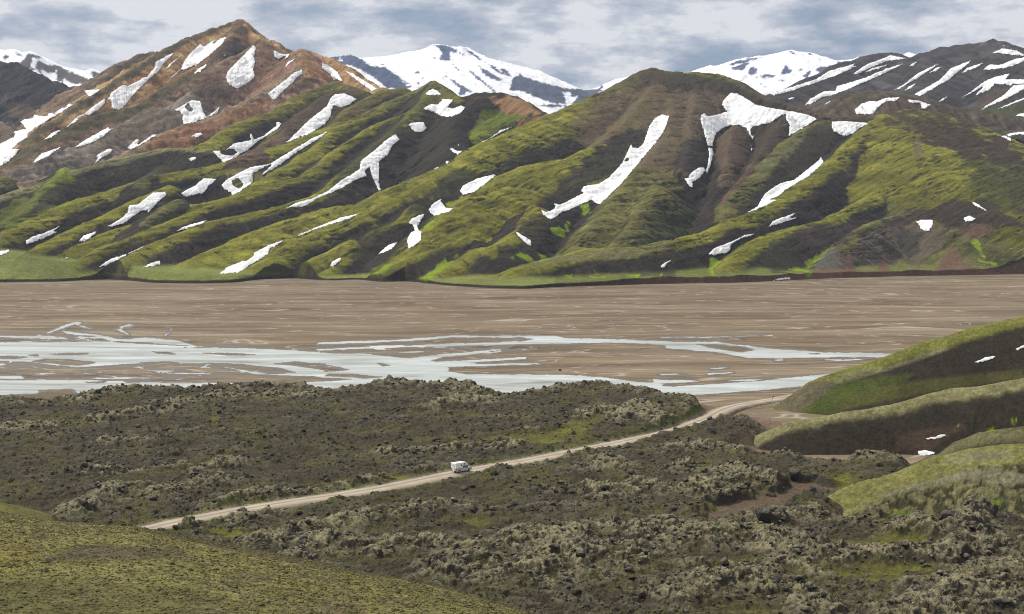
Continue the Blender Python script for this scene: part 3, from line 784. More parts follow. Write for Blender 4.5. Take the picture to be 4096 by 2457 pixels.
OV(P('C', [(2150, 680), (2380, 590), (2473, 610), (2300, 700), (2180, 760)]), (0.095, 0.062, 0.042), 14, 20, 0.8)
OV(P('C', [(2100, 770), (2473, 700), (2473, 850), (2200, 800)]), (0.07, 0.078, 0.03), 14, 20, 0.8)
OV(P('C', [(880, 740), (1060, 650), (1000, 700), (1250, 640), (1040, 770)]), (0.10, 0.072, 0.05), 14, 20, 0.7)
OV(P('C', [(1440, 800), (1530, 700), (1640, 700), (1730, 740), (1740, 780)]), (0.115, 0.075, 0.05), 14, 20, 0.7)
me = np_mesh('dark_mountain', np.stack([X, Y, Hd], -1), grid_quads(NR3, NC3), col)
struct(link('dark_mountain', me, M_HILL))

# ---- snow covered mountains far behind ---------------------------
def far_mountain(name, t0, t1, y0, y1, ridges, rocks, snowline, nc=420, nr=220, seed=400, rockcol=HAZEROCK, base=150, patch=0.12):
    yr = np.linspace(y0, y1, nr)
    f = Field(t0, t1, nc, lambda t: np.repeat(yr[:, None], len(t), 1), nr)
    X, Y = f.X, f.Y
    fl = np.full(X.shape, base, np.float32)
    Hh, c1, c2, gwm, dd, rid = eval_ridges(X, Y, ridges, fl, soft=10)
    H = Hh + fbm(X, Y, 300, 4, 0.5, seed=seed) * 22 + ridged(X, Y, 90, 4, 0.5, seed=seed + 9) * 9 - 4
    f.finish(H)
    u, v = project(X, Y, H)
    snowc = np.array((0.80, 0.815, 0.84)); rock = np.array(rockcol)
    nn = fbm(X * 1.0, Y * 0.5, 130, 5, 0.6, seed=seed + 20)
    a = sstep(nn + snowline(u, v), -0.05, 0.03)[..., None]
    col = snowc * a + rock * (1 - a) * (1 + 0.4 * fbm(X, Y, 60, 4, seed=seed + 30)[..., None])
    for w_, q, c in rocks:
        overlay(col, u, v, X, Y, P(w_, q), c, 3, 6, 1.0)
    me = np_mesh(name, np.stack([X, Y, H], -1), grid_quads(nr, nc), col)
    struct(link(name, me, M_FAR))

SN = (0.80, 0.815, 0.84)
def R_(w_, q, ys, gw=200, s1=0.40, s2=0.5, sf=0.5, lam=70):
    return Ridge(w_, q, SN, SN, gw=gw, s1=s1, s2=s2, sf=sf, ys=ys, lam=lam, r0=14, gul=2.4)
far_mountain('snowy_mountain', -0.13, 0.12, 6300, 9400, [
    R_('B', [(-100, 470), (40, 412), (180, 387), (260, 422), (400, 480), (600, 600)], (7200, 7000), s1=0.45),
    R_('B', [(250, 430), (290, 412), (550, 377), (680, 367), (780, 322), (900, 327), (980, 332), (1060, 402), (1200, 452), (1350, 532), (1600, 602), (1730, 632), (1900, 627), (1960, 602), (2060, 567), (2200, 540)], (8600, 8000, 8300), gw=600, s1=0.36),
    R_('B', [(960, 330), (1040, 450), (1150, 560), (1300, 640), (1560, 730)], (8000, 7300), s1=0.5, gw=100),
    R_('B', [(800, 330), (860, 480), (930, 600), (1000, 660)], (8100, 7300), s1=0.5, gw=100),
    R_('B', [(1350, 540), (1330, 620), (1450, 700), (1650, 740)], (8000, 7400), s1=0.5, gw=100)],
    [('B', [(-100, 480), (40, 405), (180, 380), (260, 420), (330, 470), (430, 475), (520, 540), (615, 610), (560, 640), (440, 620), (300, 520), (180, 460)], HAZEROCK),
     ('B', [(205, 490), (250, 500), (350, 575), (300, 560)], SN), ('B', [(525, 560), (605, 605), (580, 605)], SN), ('B', [(90, 430), (105, 408), (120, 430)], SN),
     ('B', [(770, 320), (850, 322), (940, 350), (930, 372), (880, 365), (890, 430), (800, 425), (830, 380), (800, 340)], HAZEROCK),
     ('B', [(970, 325), (1060, 385), (1110, 430), (1080, 420), (1010, 365)], HAZEROCK),
     ('B', [(1080, 460), (1180, 520), (1275, 575), (1200, 570), (1120, 520)], HAZEROCK), ('B', [(1120, 430), (1160, 450), (1300, 540), (1330, 545), (1230, 520)], HAZEROCK),
     ('B', [(1225, 485), (1270, 485), (1325, 545), (1280, 530)], HAZEROCK),
     ('B', [(1015, 495), (1060, 520), (1210, 650), (1190, 645), (1060, 550)], HAZEROCK), ('B', [(895, 445), (950, 500), (935, 500)], HAZEROCK),
     ('B', [(840, 530), (920, 575), (1060, 655), (1000, 650), (990, 665), (940, 680), (950, 620), (880, 560)], HAZEROCK),
     ('B', [(630, 520), (650, 500), (670, 515)], HAZEROCK), ('B', [(670, 550), (705, 548), (690, 560)], HAZEROCK), ('B', [(640, 590), (660, 575), (680, 590)], HAZEROCK),
     ('B', [(390, 450), (420, 455), (410, 465)], HAZEROCK), ('B', [(955, 375), (975, 380), (985, 395)], HAZEROCK), ('B', [(765, 405), (780, 408), (775, 416)], HAZEROCK),
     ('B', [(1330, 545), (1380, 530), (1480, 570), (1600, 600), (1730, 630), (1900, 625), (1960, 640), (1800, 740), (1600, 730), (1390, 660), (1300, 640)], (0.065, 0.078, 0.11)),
     ('B', [(1300, 640), (1390, 645), (1500, 690), (1590, 730), (1480, 750), (1400, 700)], SN), ('B', [(1680, 650), (1730, 655), (1745, 685), (1790, 675), (1750, 730), (1705, 750), (1700, 690)], SN),
     ('B', [(1870, 630), (1980, 590), (2060, 565), (2020, 610), (1960, 630)], SN), ('B', [(1910, 640), (1960, 600), (1970, 625), (1930, 640)], HAZEROCK),
     ('B', [(1500, 745), (1640, 735), (1700, 750), (1600, 765)], (0.06, 0.075, 0.10)), ('B', [(1510, 775), (1620, 758), (1690, 762), (1560, 800)], SN)],
    lambda u, v: 0.75 + 0 * u, seed=400)
far_mountain('snowy_mountain', 0.08, 0.36, 7000, 9800, [
    R_('C', [(-200, 560), (130, 507), (250, 472), (360, 467), (500, 412), (830, 359), (960, 372), (1080, 432), (1200, 470), (1500, 520)], (8600, 8300), gw=500, s1=0.36),
    R_('C', [(880, 370), (860, 480), (700, 600), (600, 680)], (8300, 7600), s1=0.45, gw=200),
    R_('C', [(430, 580), (600, 572), (800, 600), (900, 640)], (7700, 7500), s1=0.35),
    R_('C', [(1080, 440), (1200, 422), (1330, 402), (1500, 420)], (9000, 9000)),
    R_('C', [(1560, 410), (1600, 392), (1660, 376), (1730, 392), (1800, 430)], (9300, 9300))],
    [('C', [(365, 465), (460, 425), (640, 400), (600, 412), (480, 450)], HAZEROCK), ('C', [(400, 480), (460, 460), (560, 430), (510, 470), (500, 490), (440, 500)], HAZEROCK),
     ('C', [(520, 520), (540, 470), (590, 480), (580, 510), (610, 515), (550, 535)], HAZEROCK), ('C', [(580, 545), (640, 525), (720, 530), (700, 550)], HAZEROCK),
     ('C', [(755, 525), (780, 470), (800, 460), (810, 490), (840, 495), (820, 520)], HAZEROCK), ('C', [(810, 362), (830, 362), (870, 388), (840, 385)], HAZEROCK),
     ('C', [(985, 500), (1030, 470), (1110, 470), (1070, 500), (1020, 510)], HAZEROCK), ('C', [(910, 540), (950, 505), (970, 510), (940, 550)], HAZEROCK),
     ('C', [(740, 565), (800, 565), (780, 578)], HAZEROCK), ('C', [(930, 368), (960, 370), (990, 400)], HAZEROCK), ('C', [(610, 590), (650, 620), (630, 605)], HAZEROCK),
     ('C', [(1140, 455), (1160, 435), (1220, 440), (1180, 460)], HAZEROCK), ('C', [(860, 500), (900, 492), (880, 505)], HAZEROCK), ('C', [(440, 575), (490, 560), (470, 573)], HAZEROCK)],
    lambda u, v: 0.75 + 0 * u, seed=440)
far_mountain('snowy_mountain', -0.52, -0.24, 5200, 7200, [
    R_('A', [(-600, 330), (0, 352), (100, 362), (150, 385), (215, 377), (300, 412), (450, 472), (570, 497), (700, 600)], (6200, 6000), gw=250, s1=0.5),
    R_('A', [(560, 500), (640, 487), (740, 522), (850, 600)], (5700, 5700), gw=150, s1=0.5),
    R_('A', [(215, 380), (160, 450), (130, 520)], (6000, 5700), gw=60, s1=0.6)],
    [('A', [(20, 410), (35, 385), (60, 400), (40, 420)], GREY), ('A', [(140, 460), (200, 370), (260, 400), (250, 480), (300, 530), (400, 580), (600, 600), (740, 580), (720, 530), (620, 485), (570, 495), (650, 520), (670, 580), (560, 520), (400, 460), (340, 460), (270, 420), (240, 480)], (0.085, 0.075, 0.07)),
     ('A', [(285, 485), (350, 520), (400, 505), (400, 580), (300, 530)], SN), ('A', [(230, 400), (265, 410), (250, 480), (215, 485)], SN), ('A', [(445, 590), (450, 560), (500, 590), (470, 600)], SN),
     ('A', [(280, 415), (350, 430), (335, 460), (300, 440)], SN), ('A', [(400, 450), (500, 495), (640, 492), (640, 545), (670, 580), (560, 530), (460, 490)], SN),
     ('A', [(100, 365), (150, 385), (160, 400), (120, 395)], GREY)],
    lambda u, v: 0.20 + 0 * u, nc=260, nr=160, seed=480, rockcol=(0.07, 0.064, 0.066), base=120)

# ================================================================== river plain
def plain_material():
    m = bpy.data.materials.new('river gravel'); m.use_nodes = True
    t = NT(m.node_tree)
    geo = t.n('ShaderNodeNewGeometry'); pos = geo.outputs['Position']
    warp = t.n('ShaderNodeTexNoise'); t.l(t.mapping(pos, scale=(0.004, 0.009, 0)), warp.inputs['Vector']); warp.inputs['Scale'].default_value = 1.0; warp.inputs['Detail'].default_value = 3
    vadd = t.n('ShaderNodeVectorMath', operation='MULTIPLY_ADD'); t.l(warp.outputs['Color'], vadd.inputs[0]); vadd.inputs[1].default_value = (120, 150, 0); t.l(pos, vadd.inputs[2])
    wp = vadd.outputs[0]
    big = t.noise(t.mapping(wp, scale=(0.0028, 0.011, 0), rot=(0, 0, 0.06)), 1.0, 5, 0.6)
    str1 = t.noise(t.mapping(wp, scale=(0.0065, 0.034, 0), rot=(0, 0, 0.05)), 1.0, 6, 0.62, 0.5)
    str2 = t.noise(t.mapping(wp, scale=(0.009, 0.042, 0), rot=(0, 0, -0.04)), 1.0, 2.5, 0.5, 0.9)
    grain = t.noise(pos, 0.5, 4, 0.7)
    c = t.ramp(big, [(0.35, (0.125, 0.088, 0.052)), (0.50, (0.155, 0.114, 0.070)), (0.65, (0.182, 0.144, 0.096))])
    f1 = t.ramp(str1, [(0.32, (0.55, 0.54, 0.50)), (0.45, (0.88, 0.87, 0.86)), (0.55, (1.0, 1.0, 1.0)), (0.66, (1.35, 1.37, 1.40)), (0.76, (1.7, 1.74, 1.8))])
    c = t.mix(1.0, c, f1, 'MULTIPLY')
    # thin dry channels: contour lines of the stretched field
    ch = t.math('ABSOLUTE', t.math('SUBTRACT', str2, 0.5))
    chf = t.ramp(ch, [(0.0, 0.75), (0.008, 0.35), (0.015, 0.0)])
    c = t.mix(chf, c, (0.37, 0.32, 0.26))
    ch2 = t.math('ABSOLUTE', t.math('SUBTRACT', str1, 0.44))
    chf2 = t.ramp(ch2, [(0.0, 0.7), (0.008, 0.4), (0.015, 0.0)])
    c = t.mix(chf2, c, (0.065, 0.055, 0.035))
    mo = t.noise(t.mapping(wp, scale=(0.004, 0.022, 0), loc=(3, 7, 0)), 1.0, 4, 0.6)
    mof = t.ramp(mo, [(0.64, 0.0), (0.72, 0.5)])
    c = t.mix(mof, c, (0.095, 0.090, 0.045))
    g = t.math('MULTIPLY_ADD', grain, 0.5, 0.75)
    c = t.mix(1.0, c, t.n('ShaderNodeCombineColor', i_0=g, i_1=g, i_2=g).outputs[0], 'MULTIPLY')
    b = t.n('ShaderNodeBump', i_Strength=0.5, i_Distance=0.5, i_Height=str1)
    bs = t.n('ShaderNodeBsdfPrincipled', i_Base_Color=c, i_Roughness=0.9, i_Normal=b.outputs[0])
    bs.inputs['Specular IOR Level'].default_value = 0.15
    t.n('ShaderNodeOutputMaterial', i_0=bs.outputs[0])
    return m

xs = np.linspace(-1, 1, 161); xs = np.sign(xs) * (np.abs(xs) ** 2) * 30000
ys_ = np.concatenate([np.linspace(-3000, 400, 12), np.linspace(420, 2300, 240), np.linspace(2400, 30000, 20)])
GXm, GYm = np.meshgrid(xs, ys_)
GZ = fbm(GXm, GYm * 3, 160, 3, seed=500) * 0.0
me = np_mesh('ground', np.stack([GXm, GYm, GZ], -1), grid_quads(len(ys_), len(xs)))
struct(link('gravel_plain', me, plain_material()))

def lattice(polys, holes, du, dv, rag=5.0, seed=0, ragscale=(60, 22)):
    """survey lattice of the points inside the traced outlines; the outline gets a natural ragged edge"""
    allp = [p for q in polys for p in q]
    u0, u1 = min(p[0] for p in allp) - 8, max(p[0] for p in allp) + 8
    v0, v1 = min(p[1] for p in allp) - 8, max(p[1] for p in allp) + 8
    nu = int((u1 - u0) / du) + 2; nv = int((v1 - v0) / dv) + 2
    U, V = np.meshgrid(u0 + np.arange(nu) * du, v0 + np.arange(nv) * dv)
    sd = np.full(U.shape, -1e3)
    for q in polys:
        us = [p[0] for p in q]; vv = [p[1] for p in q]
        m = (U > min(us) - 14) & (U < max(us) + 14) & (V > min(vv) - 14) & (V < max(vv) + 14)
        sd[m] = np.maximum(sd[m], poly_sd(U[m], V[m], q))
    for q in holes:
        us = [p[0] for p in q]; vv = [p[1] for p in q]
        m = (U > min(us) - 14) & (U < max(us) + 14) & (V > min(vv) - 14) & (V < max(vv) + 14)
        sd[m] = np.minimum(sd[m], -poly_sd(U[m], V[m], q))
    nz = perlin(U / ragscale[0] * 4, V / ragscale[1] * 3, seed) * 0.6 + perlin(U / ragscale[0] * 11, V / ragscale[1] * 8, seed + 5) * 0.4
    return U, V, sd + nz * rag

def lattice_mesh(name, U, V, sd, P3, ok):
    """mesh from lattice with its border vertices slid onto the sd = 0 line"""
    nr, nc = U.shape
    ins = (sd > 0) & ok
    q = ins[:-1, :-1] & ins[:-1, 1:] & ins[1:, 1:] & ins[1:, :-1]
    idx = np.arange(nr * nc).reshape(nr, nc)
    quads = np.stack([idx[1:, :-1][q], idx[1:, 1:][q], idx[:-1, 1:][q], idx[:-1, :-1][q]], -1)
    if len(quads) == 0: return None
    used, inv = np.unique(quads.ravel(), return_inverse=True)
    return np_mesh(name, P3.reshape(-1, 3)[used], inv.reshape(-1, 4))

# ---- the braided river
WATER = [
 ('G', [(-200, -50), (400, -58), (700, -60), (960, -32), (1300, -18), (1800, -12), (2200, 10), (2500, 15), (2740, 45), (2900, 60), (3000, 55), (3060, 75), (3130, 100), (3180, 130), (3170, 150), (3300, 170), (3700, 172), (4000, 175), (4250, 190), (4500, 225), (4620, 232), (4700, 245), (4640, 262), (4550, 300), (3000, 330), (2600, 240), (2473, 205), (2350, 200), (2160, 185), (1800, 175), (1500, 100), (1400, 92), (1200, 90), (900, 100), (560, 125), (350, 105), (200, 85), (0, 80), (-200, 80)]),
 ('G', [(-200, 214), (0, 212), (600, 210), (1100, 228), (1500, 232), (2000, 235), (2400, 215), (2600, 200), (2700, 320), (1500, 330), (600, 330), (500, 280), (280, 290), (270, 305), (0, 322), (-200, 340)]),
 ('D', [(-200, 1308), (0, 1310), (300, 1312), (440, 1330), (700, 1350), (950, 1368), (1400, 1390), (1440, 1397), (1200, 1392), (900, 1382), (620, 1347), (430, 1338), (0, 1325), (-200, 1325)]),
 ('D', [(430, 1278), (560, 1290), (700, 1305), (830, 1335), (1050, 1330), (1250, 1345), (1400, 1387), (1300, 1382), (1000, 1360), (800, 1352), (690, 1322), (470, 1300)]),
 ('D', [(320, 1296), (400, 1260), (470, 1230), (530, 1215), (585, 1215), (560, 1236), (665, 1268), (600, 1260), (530, 1236), (420, 1272), (340, 1298)]),
 ('D', [(795, 1270), (850, 1262), (840, 1250), (910, 1230), (960, 1240), (870, 1255), (860, 1272), (925, 1305), (905, 1312), (840, 1280)]),
 ('D', [(1160, 1305), (1200, 1285), (1210, 1262), (1140, 1245), (1215, 1262), (1205, 1292), (1170, 1315)]),
 ('E', [(-60, 1362), (0, 1358), (500, 1340), (900, 1312), (1500, 1310), (1640, 1315), (1720, 1330), (2100, 1338), (2473, 1355), (2500, 1400), (2300, 1372), (2000, 1362), (1500, 1374), (800, 1390), (200, 1407), (-60, 1424), (-60, 1408), (600, 1380), (1100, 1362), (1380, 1350), (1470, 1337), (1380, 1327), (900, 1325), (700, 1345), (300, 1366), (-60, 1376)]),
 ('I', [(-60, 296), (300, 295), (700, 345), (1100, 370), (1700, 382), (1500, 405), (1000, 408), (700, 415), (520, 410), (330, 375), (-60, 340)]),
 ('H', [(620, 55), (900, 25), (1300, 5), (1500, -10), (1100, 30), (860, 50), (740, 76), (700, 64)]),
 ('H', [(780, 84), (1000, 72), (1430, 48), (1420, 62), (1000, 95), (1200, 98), (1500, 88), (1530, 102), (1200, 112), (870, 122)]),
 ('I', [(-900, 590), (-200, 600), (0, 610), (560, 575), (900, 540), (1200, 512), (1100, 560), (930, 610), (600, 640), (260, 665), (-200, 700), (-900, 680)]),
 ('I', [(-150, 562), (100, 568), (180, 575), (0, 592), (-150, 592)]),
 ('I', [(380, 566), (700, 555), (560, 574), (400, 572)]),
 ('I', [(230, 518), (400, 508), (430, 512), (380, 520), (235, 528)]), ('I', [(245, 479), (400, 477), (330, 488), (250, 486)]),
 ('I', [(1010, 422), (1360, 417), (1300, 428), (1150, 432)]), ('I', [(-100, 262), (300, 258), (700, 250), (300, 266), (-100, 268)]),
 ('I', [(700, 425), (780, 420), (790, 430), (730, 432)]),
 ('G', [(-100, 183), (150, 185), (180, 208), (60, 207), (-100, 203)]), ('G', [(520, 162), (660, 166), (640, 171)]), ('G', [(205, 115), (260, 122), (305, 135), (240, 128)]),
 ('G', [(640, 200), (900, 193), (1220, 197), (900, 206), (700, 208)]), ('G', [(1100, 160), (1480, 164), (1490, 172), (1200, 168)]),
 ('E', [(700, 1455), (1200, 1412), (1280, 1412), (900, 1450), (600, 1475)]), ('H', [(2350, 168), (2473, 166), (2560, 175), (2370, 180)]),
]
BARS = [
 ('G', [(340, 28), (480, 20), (625, 22), (620, 33), (400, 38)]), ('G', [(200, 38), (270, 33), (270, 43)]), ('G', [(230, 82), (320, 60), (500, 70), (700, 88), (560, 112), (350, 98)]),
 ('G', [(980, 86), (1200, 81), (1330, 100), (1230, 117), (1100, 107)]), ('G', [(1430, 92), (1700, 100), (1950, 125), (2100, 160), (1900, 170), (1600, 122)]),
 ('G', [(1940, 97), (2080, 84), (2300, 100), (2473, 142), (2350, 152), (2150, 122)]), ('G', [(360, -70), (450, -66), (430, -54), (370, -56)]),
 ('G', [(-100, 45), (60, 42), (200, 50), (100, 66), (-100, 62)]), ('G', [(0, 78), (50, 78), (90, 92), (10, 94)]),
 ('H', [(-20, 108), (100, 122), (165, 142), (0, 152)]), ('H', [(368, 93), (410, 96), (458, 108), (412, 116)]), ('H', [(30, 168), (200, 174), (400, 190), (300, 202), (0, 184)]),
 ('H', [(-60, 5), (150, 8), (380, 12), (340, 22), (100, 26), (-60, 20)]), ('G', [(1400, 20), (1700, 26), (1800, 36), (1600, 40)]), ('G', [(1050, 5), (1200, 18), (1260, 36), (1120, 26)]),
 ('I', [(150, 312), (330, 318), (500, 330), (565, 355), (480, 370), (300, 345)]), ('I', [(960, 380), (1030, 378), (1000, 384)]), ('H', [(980, 140), (880, 130), (880, 150), (1000, 160)]),
 ('G', [(600, 226), (750, 224), (720, 236), (620, 238)]), ('G', [(270, 284), (500, 276), (540, 290), (400, 310), (280, 305)]), ('G', [(850, 222), (1000, 220), (1100, 228), (900, 230)]),
]
polys = [P(w_, q) for w_, q in WATER]; holes = [P(w_, q) for w_, q in BARS]
U, V, sd = lattice(polys, holes, 4.0, 1.3, rag=3.5, seed=5, ragscale=(300, 36))
zone = poly_sd(U, V, P('S', [(-60, 1335), (200, 1325), (1200, 1390), (2100, 1365), (1900, 1460), (1500, 1500), (-60, 1540)]))
br = fbm(U / 330.0, V / 15.0 + 0.0015 * U, 1.0, 2, 0.4, seed=15)
strand = 0.9 - np.abs(br) * 30 + 2.5 * perlin(U / 240.0, V / 26.0, 33)
sd = np.maximum(sd, np.where(zone > 0, strand, -9))
wx_, wy_, wz_ = at_z(U, V, 0.12)
me = lattice_mesh('river', U, V, sd, np.stack([wx_, wy_, wz_], -1), np.ones(U.shape, bool))
def water_material():
    m = bpy.data.materials.new('milky river water'); m.use_nodes = True
    t = NT(m.node_tree)
    geo = t.n('ShaderNodeNewGeometry'); pos = geo.outputs['Position']
    a = t.noise(t.mapping(pos, scale=(0.012, 0.05, 0), rot=(0, 0, 0.1)), 1.0, 8, 0.65, 0.8)
    r = t.noise(t.mapping(pos, scale=(0.35, 0.7, 0)), 1.0, 5, 0.6)
    c = t.ramp(a, [(0.28, (0.17, 0.165, 0.135)), (0.42, (0.30, 0.315, 0.295)), (0.58, (0.42, 0.45, 0.44)), (0.68, (0.52, 0.55, 0.545))])
    b = t.n('ShaderNodeBump', i_Strength=0.25, i_Distance=0.15, i_Height=r)
    bs = t.n('ShaderNodeBsdfPrincipled', i_Base_Color=c, i_Roughness=0.45, i_IOR=1.33, i_Normal=b.outputs[0])
    bs.inputs['Specular IOR Level'].default_value = 0.3
    t.n('ShaderNodeOutputMaterial', i_0=bs.outputs[0])
    return m
struct(link('river', me, water_material()))
wx_, wy_, wz_ = at_z(U, V, 0.06)
me = lattice_mesh('wet_gravel', U, V, sd + 5.5 + 3.5 * perlin(U / 90, V / 16, 9), np.stack([wx_, wy_, wz_], -1), np.ones(U.shape, bool))
M_WET = plain_mat('wet gravel', (0.105, 0.082, 0.058), rough=0.55, spec=0.35, nscale=0.15, var=0.35)
struct(link('wet_gravel', me, M_WET))

